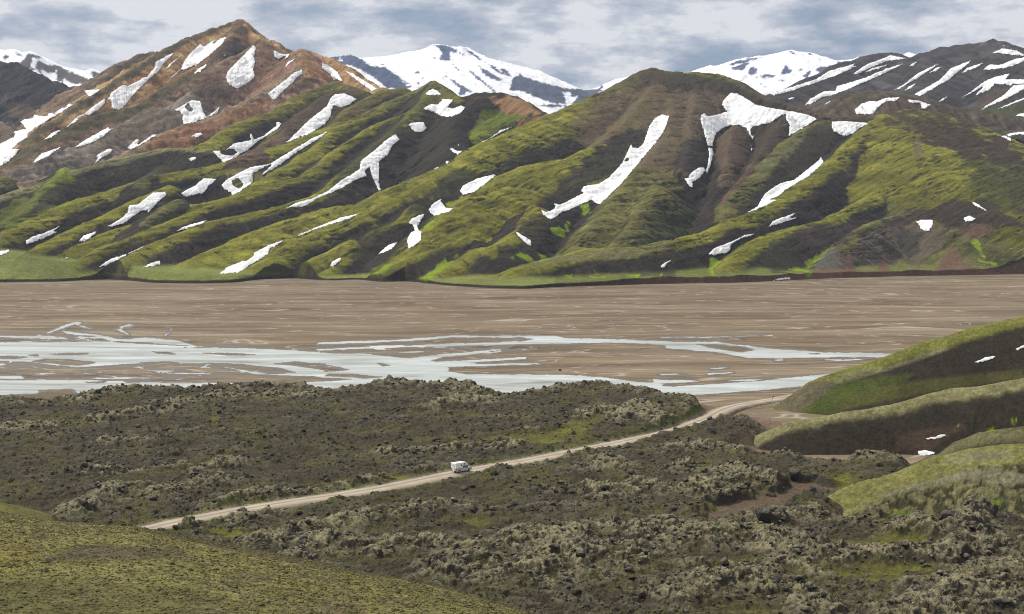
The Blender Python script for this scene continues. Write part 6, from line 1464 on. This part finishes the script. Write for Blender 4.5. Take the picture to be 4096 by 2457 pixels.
tag(o, 'jagged dark lava rocks with pale lichen strewn over the lava field', 'lava rocks', kind='stuff')

# ================================================================== things
def bm_obj(name, bm, mat, parent=None, smooth=False, bevel=0.0, segs=2):
    if bevel > 0:
        bmesh.ops.bevel(bm, geom=[e for e in bm.edges if e.calc_face_angle(0) > 0.5], offset=bevel, segments=segs, affect='EDGES', clamp_overlap=True)
    me = bpy.data.meshes.new(name); bm.normal_update(); bm.to_mesh(me); bm.free()
    for p in me.polygons: p.use_smooth = smooth
    return link(name, me, mat, parent)
def box(bm, x0, x1, y0, y1, z0, z1):
    v = [bm.verts.new(c) for c in ((x0, y0, z0), (x1, y0, z0), (x1, y1, z0), (x0, y1, z0), (x0, y0, z1), (x1, y0, z1), (x1, y1, z1), (x0, y1, z1))]
    for f in ((0, 3, 2, 1), (4, 5, 6, 7), (0, 1, 5, 4), (1, 2, 6, 5), (2, 3, 7, 6), (3, 0, 4, 7)): bm.faces.new([v[i] for i in f])
def prism(bm, prof, y0, y1):
    """profile in x,z extruded from y0 to y1"""
    a = [bm.verts.new((p[0], y0, p[1])) for p in prof]; b = [bm.verts.new((p[0], y1, p[1])) for p in prof]
    bm.faces.new(a); bm.faces.new(b[::-1])
    n = len(prof)
    for i in range(n): bm.faces.new([a[i], b[i], b[(i + 1) % n], a[(i + 1) % n]])
    bmesh.ops.recalc_face_normals(bm, faces=bm.faces[:])
def cyl(bm, r, y0, y1, cx, cz, n=20):
    prism(bm, [(cx + r * math.cos(2 * math.pi * i / n), cz + r * math.sin(2 * math.pi * i / n)) for i in range(n)], y0, y1)

PAINT = plain_mat('silver grey paint', (0.50, 0.51, 0.53), rough=0.32, spec=0.5, metal=0.25, var=0.04)
SHELL = plain_mat('white fibreglass', (0.80, 0.80, 0.79), rough=0.38, spec=0.5, var=0.03)
GLASS = plain_mat('tinted glass', (0.02, 0.022, 0.028), rough=0.08, spec=0.6)
RUBBER = plain_mat('tyre rubber', (0.025, 0.025, 0.025), rough=0.85, spec=0.2)
METAL = plain_mat('dull metal', (0.42, 0.42, 0.43), rough=0.35, metal=0.7)
REDL = plain_mat('red lamp plastic', (0.35, 0.012, 0.012), rough=0.25)
LAMPW = plain_mat('clear lamp plastic', (0.7, 0.7, 0.68), rough=0.15)
BLACKP = plain_mat('black plastic', (0.03, 0.03, 0.032), rough=0.6)
STRIPE = plain_mat('dark decal', (0.10, 0.11, 0.13), rough=0.5)

# camper truck: x forward, y to its left, origin on the road between the wheels
k = int(np.argmin(np.abs(project(fx2, fy2, fz2)[0] - 1838)))
hd = math.atan2(fy2[k + 4] - fy2[k - 4], fx2[k + 4] - fx2[k - 4])
gz = fz2[k] + 0.09
truck = bpy.data.objects.new('camper_truck', None); COL.objects.link(truck)
nxr, nyr = math.sin(hd), -math.cos(hd)
truck.location = (fx2[k] + nxr * 0.9, fy2[k] + nyr * 0.9, gz); truck.rotation_euler = (0, 0, hd - 0.07); truck.scale = (1.17, 1.17, 1.17)
tag(truck, 'silver grey pickup truck carrying a white camper cabin, driving away along the gravel road', 'camper truck')
Wd = 0.96
bm = bmesh.new()   # lower body: bed, doors, bonnet; wheel arches cut as profile notches
def arch(cx, r=0.47, z=0.42, n=9):
    return [(cx + r * math.cos(math.pi - math.pi * i / (n - 1)), z + r * math.sin(math.pi - math.pi * i / (n - 1)) * 1.0) for i in range(n)]
prof = [(-2.85, 0.45)] + arch(-1.72) + arch(1.80) + [(2.78, 0.42), (2.90, 0.60), (2.88, 1.00), (2.75, 1.14), (1.55, 1.26), (1.35, 1.28), (-0.35, 1.28), (-2.85, 1.22)]
prism(bm, prof, -Wd, Wd)
bm_obj('body', bm, PAINT, truck, bevel=0.035)
bm = bmesh.new()
a = [(-0.55, 1.27), (1.42, 1.27), (0.80, 1.80), (-0.50, 1.84)]
A0 = [bm.verts.new((p[0], -0.90 if i < 2 else -0.74, p[1])) for i, p in enumerate(a)]; B0 = [bm.verts.new((p[0], 0.90 if i < 2 else 0.74, p[1])) for i, p in enumerate(a)]
bm.faces.new(A0); bm.faces.new(B0[::-1])
for i in range(4): bm.faces.new([A0[i], B0[i], B0[(i + 1) % 4], A0[(i + 1) % 4]])
bmesh.ops.recalc_face_normals(bm, faces=bm.faces[:])
cab = bm_obj('cab', bm, PAINT, truck, bevel=0.04)
def side_pane(pts, s, name, parent, y_at=lambda z: 0.90 - (z - 1.27) / 0.55 * 0.16, th=0.012):
    bm = bmesh.new()
    o = [bm.verts.new((p[0], s * (y_at(p[1]) + th), p[1])) for p in pts]; i_ = [bm.verts.new((p[0], s * (y_at(p[1]) - 0.03), p[1])) for p in pts]
    bm.faces.new(o); bm.faces.new(i_[::-1])
    for q in range(len(pts)): bm.faces.new([o[q], i_[q], i_[(q + 1) % len(pts)], o[(q + 1) % len(pts)]])
    bmesh.ops.recalc_face_normals(bm, faces=bm.faces[:])
    return bm_obj(name, bm, GLASS, parent)
for s in (-1, 1):
    side_pane([(-0.42, 1.32), (0.30, 1.32), (0.30, 1.76), (-0.40, 1.77)], s, 'side_window', cab)
    side_pane([(0.36, 1.32), (1.20, 1.32), (0.80, 1.70), (0.36, 1.75)], s, 'side_window', cab)
bm = bmesh.new()
q = [(1.37, -0.82, 1.32), (1.37, 0.82, 1.32), (0.86, 0.70, 1.765), (0.86, -0.70, 1.765)]
o4 = [bm.verts.new((x + 0.02, y, z + 0.02)) for x, y, z in q]; i4 = [bm.verts.new((x - 0.03, y, z - 0.03)) for x, y, z in q]
bm.faces.new(o4); bm.faces.new(i4[::-1])
for i in range(4): bm.faces.new([o4[i], i4[i], i4[(i + 1) % 4], o4[(i + 1) % 4]])
bmesh.ops.recalc_face_normals(bm, faces=bm.faces[:])
bm_obj('windscreen', bm, GLASS, cab)
# camper cabin: narrow part inside the bed, wide part above the bed rails, and the overcab nose
bm = bmesh.new()
prism(bm, [(-2.98, 1.25), (-0.60, 1.25), (-0.60, 1.93), (1.22, 1.93), (1.36, 2.05), (0.92, 2.66), (0.60, 2.78), (-2.98, 2.86), (-3.10, 2.78), (-3.10, 1.34)], -1.03, 1.03)
camper = bm_obj('camper_cabin', bm, SHELL, truck, bevel=0.07, segs=3)
bm = bmesh.new(); box(bm, -3.0, -2.3, -0.62, 0.62, 0.62, 1.27)
bm_obj('cabin_base', bm, SHELL, camper, bevel=0.03)
def rbox(name, mat, parent, x0, x1, y0, y1, z0, z1, bev=0.01):
    bm = bmesh.new(); box(bm, x0, x1, y0, y1, z0, z1); return bm_obj(name, bm, mat, parent, bevel=bev)
for s in (-1, 1):
    y0, y1 = (s * 1.0, s * 1.045) if s > 0 else (s * 1.045, s * 1.0)
    f = rbox('cabin_window', SHELL, camper, -1.36, -0.82, y0, y1, 1.86, 2.36); rbox('pane', GLASS, f, -1.31, -0.87, y0 - 0.006 * (s < 0), y1 + 0.006 * (s > 0), 1.91, 2.31)
    f = rbox('cabin_window', SHELL, camper, -0.30, 0.42, y0, y1, 2.10, 2.56); rbox('pane', GLASS, f, -0.25, 0.37, y0 - 0.006 * (s < 0), y1 + 0.006 * (s > 0), 2.15, 2.51)
    rbox('trim_strip', STRIPE, camper, -2.95, -0.65, y0 * 0.998 if s < 0 else y0, y1, 1.30, 1.37, 0.004)
    rbox('service_hatch', SHELL, camper, -2.0, -1.6, y0 + 0.02 * (s < 0), y1 - 0.02 * (s > 0), 1.48, 1.66)
f = rbox('cabin_door', SHELL, camper, -3.135, -3.09, -0.30, 0.36, 0.98, 2.60, 0.012)
rbox('pane', GLASS, f, -3.145, -3.125, -0.05, 0.16, 1.98, 2.34, 0.004); rbox('handle', BLACKP, f, -3.17, -3.13, -0.24, -0.18, 1.72, 1.86, 0.004)
rbox('roof_vent', SHELL, camper, -1.9, -1.35, -0.25, 0.25, 2.83, 2.93, 0.02)
for s in (-1, 1):
    y0 = s * 0.965
    rbox('tail_light', REDL, truck, -2.875, -2.70, min(y0, y0 - s * 0.14), max(y0, y0 - s * 0.14) + 0.012 * 0, 0.86, 1.16, 0.01)
    rbox('headlight', LAMPW, truck, 2.70, 2.905, min(s * 0.93, s * 0.62), max(s * 0.93, s * 0.62), 0.78, 0.98, 0.02)
    m_ = rbox('mirror', BLACKP, truck, 1.02, 1.16, min(s * 0.95, s * 1.20), max(s * 0.95, s * 1.20), 1.34, 1.60, 0.03)
    rbox('door_handle', BLACKP, truck, 0.25, 0.42, min(s * 0.955, s * 0.985), max(s * 0.955, s * 0.985), 1.10, 1.14, 0.005)
    rbox('sill', BLACKP, truck, -1.15, 1.25, min(s * 0.90, s * 0.975), max(s * 0.90, s * 0.975), 0.36, 0.47, 0.01)
rbox('rear_bumper', BLACKP, truck, -3.02, -2.84, -0.92, 0.92, 0.48, 0.68, 0.03)
rbox('front_bumper', METAL, truck, 2.84, 3.02, -0.92, 0.92, 0.42, 0.66, 0.04)
rbox('grille', BLACKP, truck, 2.86, 2.925, -0.58, 0.58, 0.70, 0.98, 0.01)
rbox('number_plate', LAMPW, truck, -3.04, -3.018, -0.26, 0.26, 0.52, 0.64, 0.003)
for cx in (-1.72, 1.80):
    for s in (-1, 1):
        bm = bmesh.new(); cyl(bm, 0.41, -0.13, 0.13, 0, 0, 28)
        wh = bm_obj('wheel', bm, RUBBER, truck, smooth=False, bevel=0.03); wh.location = (cx, s * 0.84, 0.40)
        bm = bmesh.new(); cyl(bm, 0.25, -0.012, 0.012, 0, 0, 20)
        r = bm_obj('rim', bm, METAL, wh, bevel=0.008); r.location = (0, s * 0.132, 0)
        bm = bmesh.new(); cyl(bm, 0.07, -0.012, 0.012, 0, 0, 12)
        r = bm_obj('hub_cap', bm, BLACKP, wh); r.location = (0, s * 0.15, 0)

# signpost beside the road bend
sx_, sy_, _z = at_z(*W('I', [(697, 712)])[0], 0.8)
post = bpy.data.objects.new('signpost', None); COL.objects.link(post); post.location = (float(sx_), float(sy_), 0.55)
tag(post, 'small brown signpost with one pointing board beside the bend of the gravel road', 'signpost')
WOOD = plain_mat('weathered brown wood', (0.085, 0.05, 0.03), rough=0.8, spec=0.2)
bm = bmesh.new()
n = 10; prof_ = [(0.09 * math.cos(2 * math.pi * i / n), 0.09 * math.sin(2 * math.pi * i / n)) for i in range(n)]
lo = [bm.verts.new((a, b, -0.3)) for a, b in prof_]; up = [bm.verts.new((a * 0.85, b * 0.85, 2.45)) for a, b in prof_]
bm.faces.new(lo[::-1]); bm.faces.new(up)
for i in range(n): bm.faces.new([lo[i], lo[(i + 1) % n], up[(i + 1) % n], up[i]])
bm_obj('pole', bm, WOOD, post)
bm = bmesh.new(); prism(bm, [(-0.12, 2.05), (0.75, 2.05), (0.95, 2.2), (0.75, 2.35), (-0.12, 2.35)], -0.12, -0.085)
bm_obj('board', bm, WOOD, post, bevel=0.006)

# big boulder in the green hollow on the right, dark crag boulders beside the sandy clearing, two stones on the gravel plain
def boulder(name, label, cat, x, y, z, sx, sy, sz, seed, colr, group=None, mat_fine=3.0):
    v, f = ico(4)
    r = np.random.RandomState(seed); d = v.copy()
    for a_ in range(9):
        nrm = r.normal(size=3); nrm[2] = abs(nrm[2]) * 0.8; nrm /= np.linalg.norm(nrm)
        s_ = d @ nrm; lim = r.uniform(0.45, 0.85); d = d - np.outer(np.maximum(s_ - lim, 0), nrm) * 0.92
    d += v * (fbm(v[:, 0] * 3 + seed, v[:, 1] * 3 + v[:, 2] * 2, 1.0, 3, seed=seed)[:, None] * 0.14 + fbm(v[:, 0] * 9 + seed, v[:, 1] * 9 + v[:, 2] * 7, 1.0, 2, seed=seed + 3)[:, None] * 0.05)
    p = d * np.array((sx, sy, sz))
    tp = np.clip(v[:, 2:3] * 1.5, 0, 1)
    c = np.array(colr[0]) * (1 - tp) + np.array(colr[1]) * tp
    me = np_mesh(name, p, np.zeros((0, 4), np.int32), c, smooth=False, tris=f)
    o = link(name, me, M_LAVA); o.location = (x, y, z)
    tag(o, label, cat, group)
    return o
def ground_hit(win, pt, fields):
    u_, v_ = W(win, [pt])[0]
    a, b = slopes(np.array([u_]), np.array([v_]))
    y = min(float(f.hit(a, b)[0]) for f in fields)
    return float(a[0]) * y, y, CAMZ + float(b[0]) * y
gx_, gy_, gz_ = ground_hit('J', (1950, 800), [fl, fs])
boulder('boulder', 'smooth grey boulder lying in the green hollow beside the mossy rocky rib', 'boulder', gx_, gy_, gz_ + 0.6, 2.5, 1.8, 1.7, 5, ((0.085, 0.078, 0.07), (0.12, 0.112, 0.10)))
gx_, gy_, gz_ = ground_hit('J', (645, 800), [fl])
boulder('boulder', 'big black lava crag standing at the edge of the sandy clearing', 'boulder', gx_, gy_, gz_ + 1.2, 2.4, 2.2, 2.8, 8, ((0.045, 0.042, 0.038), (0.13, 0.125, 0.10)))
gx_, gy_, gz_ = ground_hit('J', (855, 510), [fl])
boulder('boulder', 'upright dark lava block behind the sandy clearing', 'boulder', gx_, gy_, gz_ + 1.0, 1.9, 1.6, 2.6, 9, ((0.045, 0.042, 0.038), (0.15, 0.14, 0.10)))
gx_, gy_, gz_ = ground_hit('J', (688, 648), [fl])
boulder('boulder', 'low dark boulder lying alone on the brown sand of the clearing', 'boulder', gx_, gy_, gz_ + 0.3, 1.7, 1.2, 1.0, 10, ((0.06, 0.05, 0.042), (0.10, 0.09, 0.07)))
gx_, gy_, _ = at_z(*W('H', [(1662, 147)])[0], 0.0)
boulder('boulder', 'small dark stone alone on the gravel bars beyond the lava, right of the river', 'boulder', float(gx_), float(gy_), 0.4, 1.0, 0.9, 0.7, 12, ((0.03, 0.028, 0.025), (0.05, 0.045, 0.04)))
# cairn on the summit of the dark mountain
gx_, gy_, gz_ = ground_hit('C', (2250, 283), [fd])
bm = bmesh.new()
r = np.random.RandomState(3)
for lv in range(6):
    z0 = lv * 0.9; rad = 2.0 - lv * 0.26
    for i in range(max(3, int(rad * 4))):
        a_ = i / max(3, int(rad * 4)) * 6.283 + lv
        m = Matrix.Translation((rad * 0.7 * math.cos(a_), rad * 0.7 * math.sin(a_), z0)) @ Matrix.Rotation(r.uniform(0, 3), 4, 'Z') @ Matrix.Diagonal((0.9, 0.7, 0.55, 1))
        bmesh.ops.create_icosphere(bm, subdivisions=1, radius=1.0, matrix=m)
o = bm_obj('summit_cairn', bm, plain_mat('dark cairn stone', (0.06, 0.055, 0.05), rough=0.9), None); o.location = (gx_, gy_, gz_ - 0.3)
tag(o, 'little stone cairn on the summit of the dark snow streaked mountain', 'cairn')

# ================================================================== air
HAZE = True
if HAZE:
    bm = bmesh.new(); box(bm, -7500, 7500, -600, 10300, -4, 1500)
    o = bm_obj('haze', bm, None, None)
    m = bpy.data.materials.new('air'); m.use_nodes = True; t = NT(m.node_tree)
    pv = t.n('ShaderNodeVolumePrincipled')
    pv.inputs['Color'].default_value = (0.62, 0.74, 1.0, 1)
    pv.inputs['Density'].default_value = 2.5e-5
    pv.inputs['Anisotropy'].default_value = 0.2
    out = t.n('ShaderNodeOutputMaterial'); t.l(pv.outputs[0], out.inputs['Volume'])
    o.data.materials.append(m)
    o['kind'] = 'stuff'; o['label'] = 'thin blue air between the viewer and the far mountains'; o['category'] = 'haze'
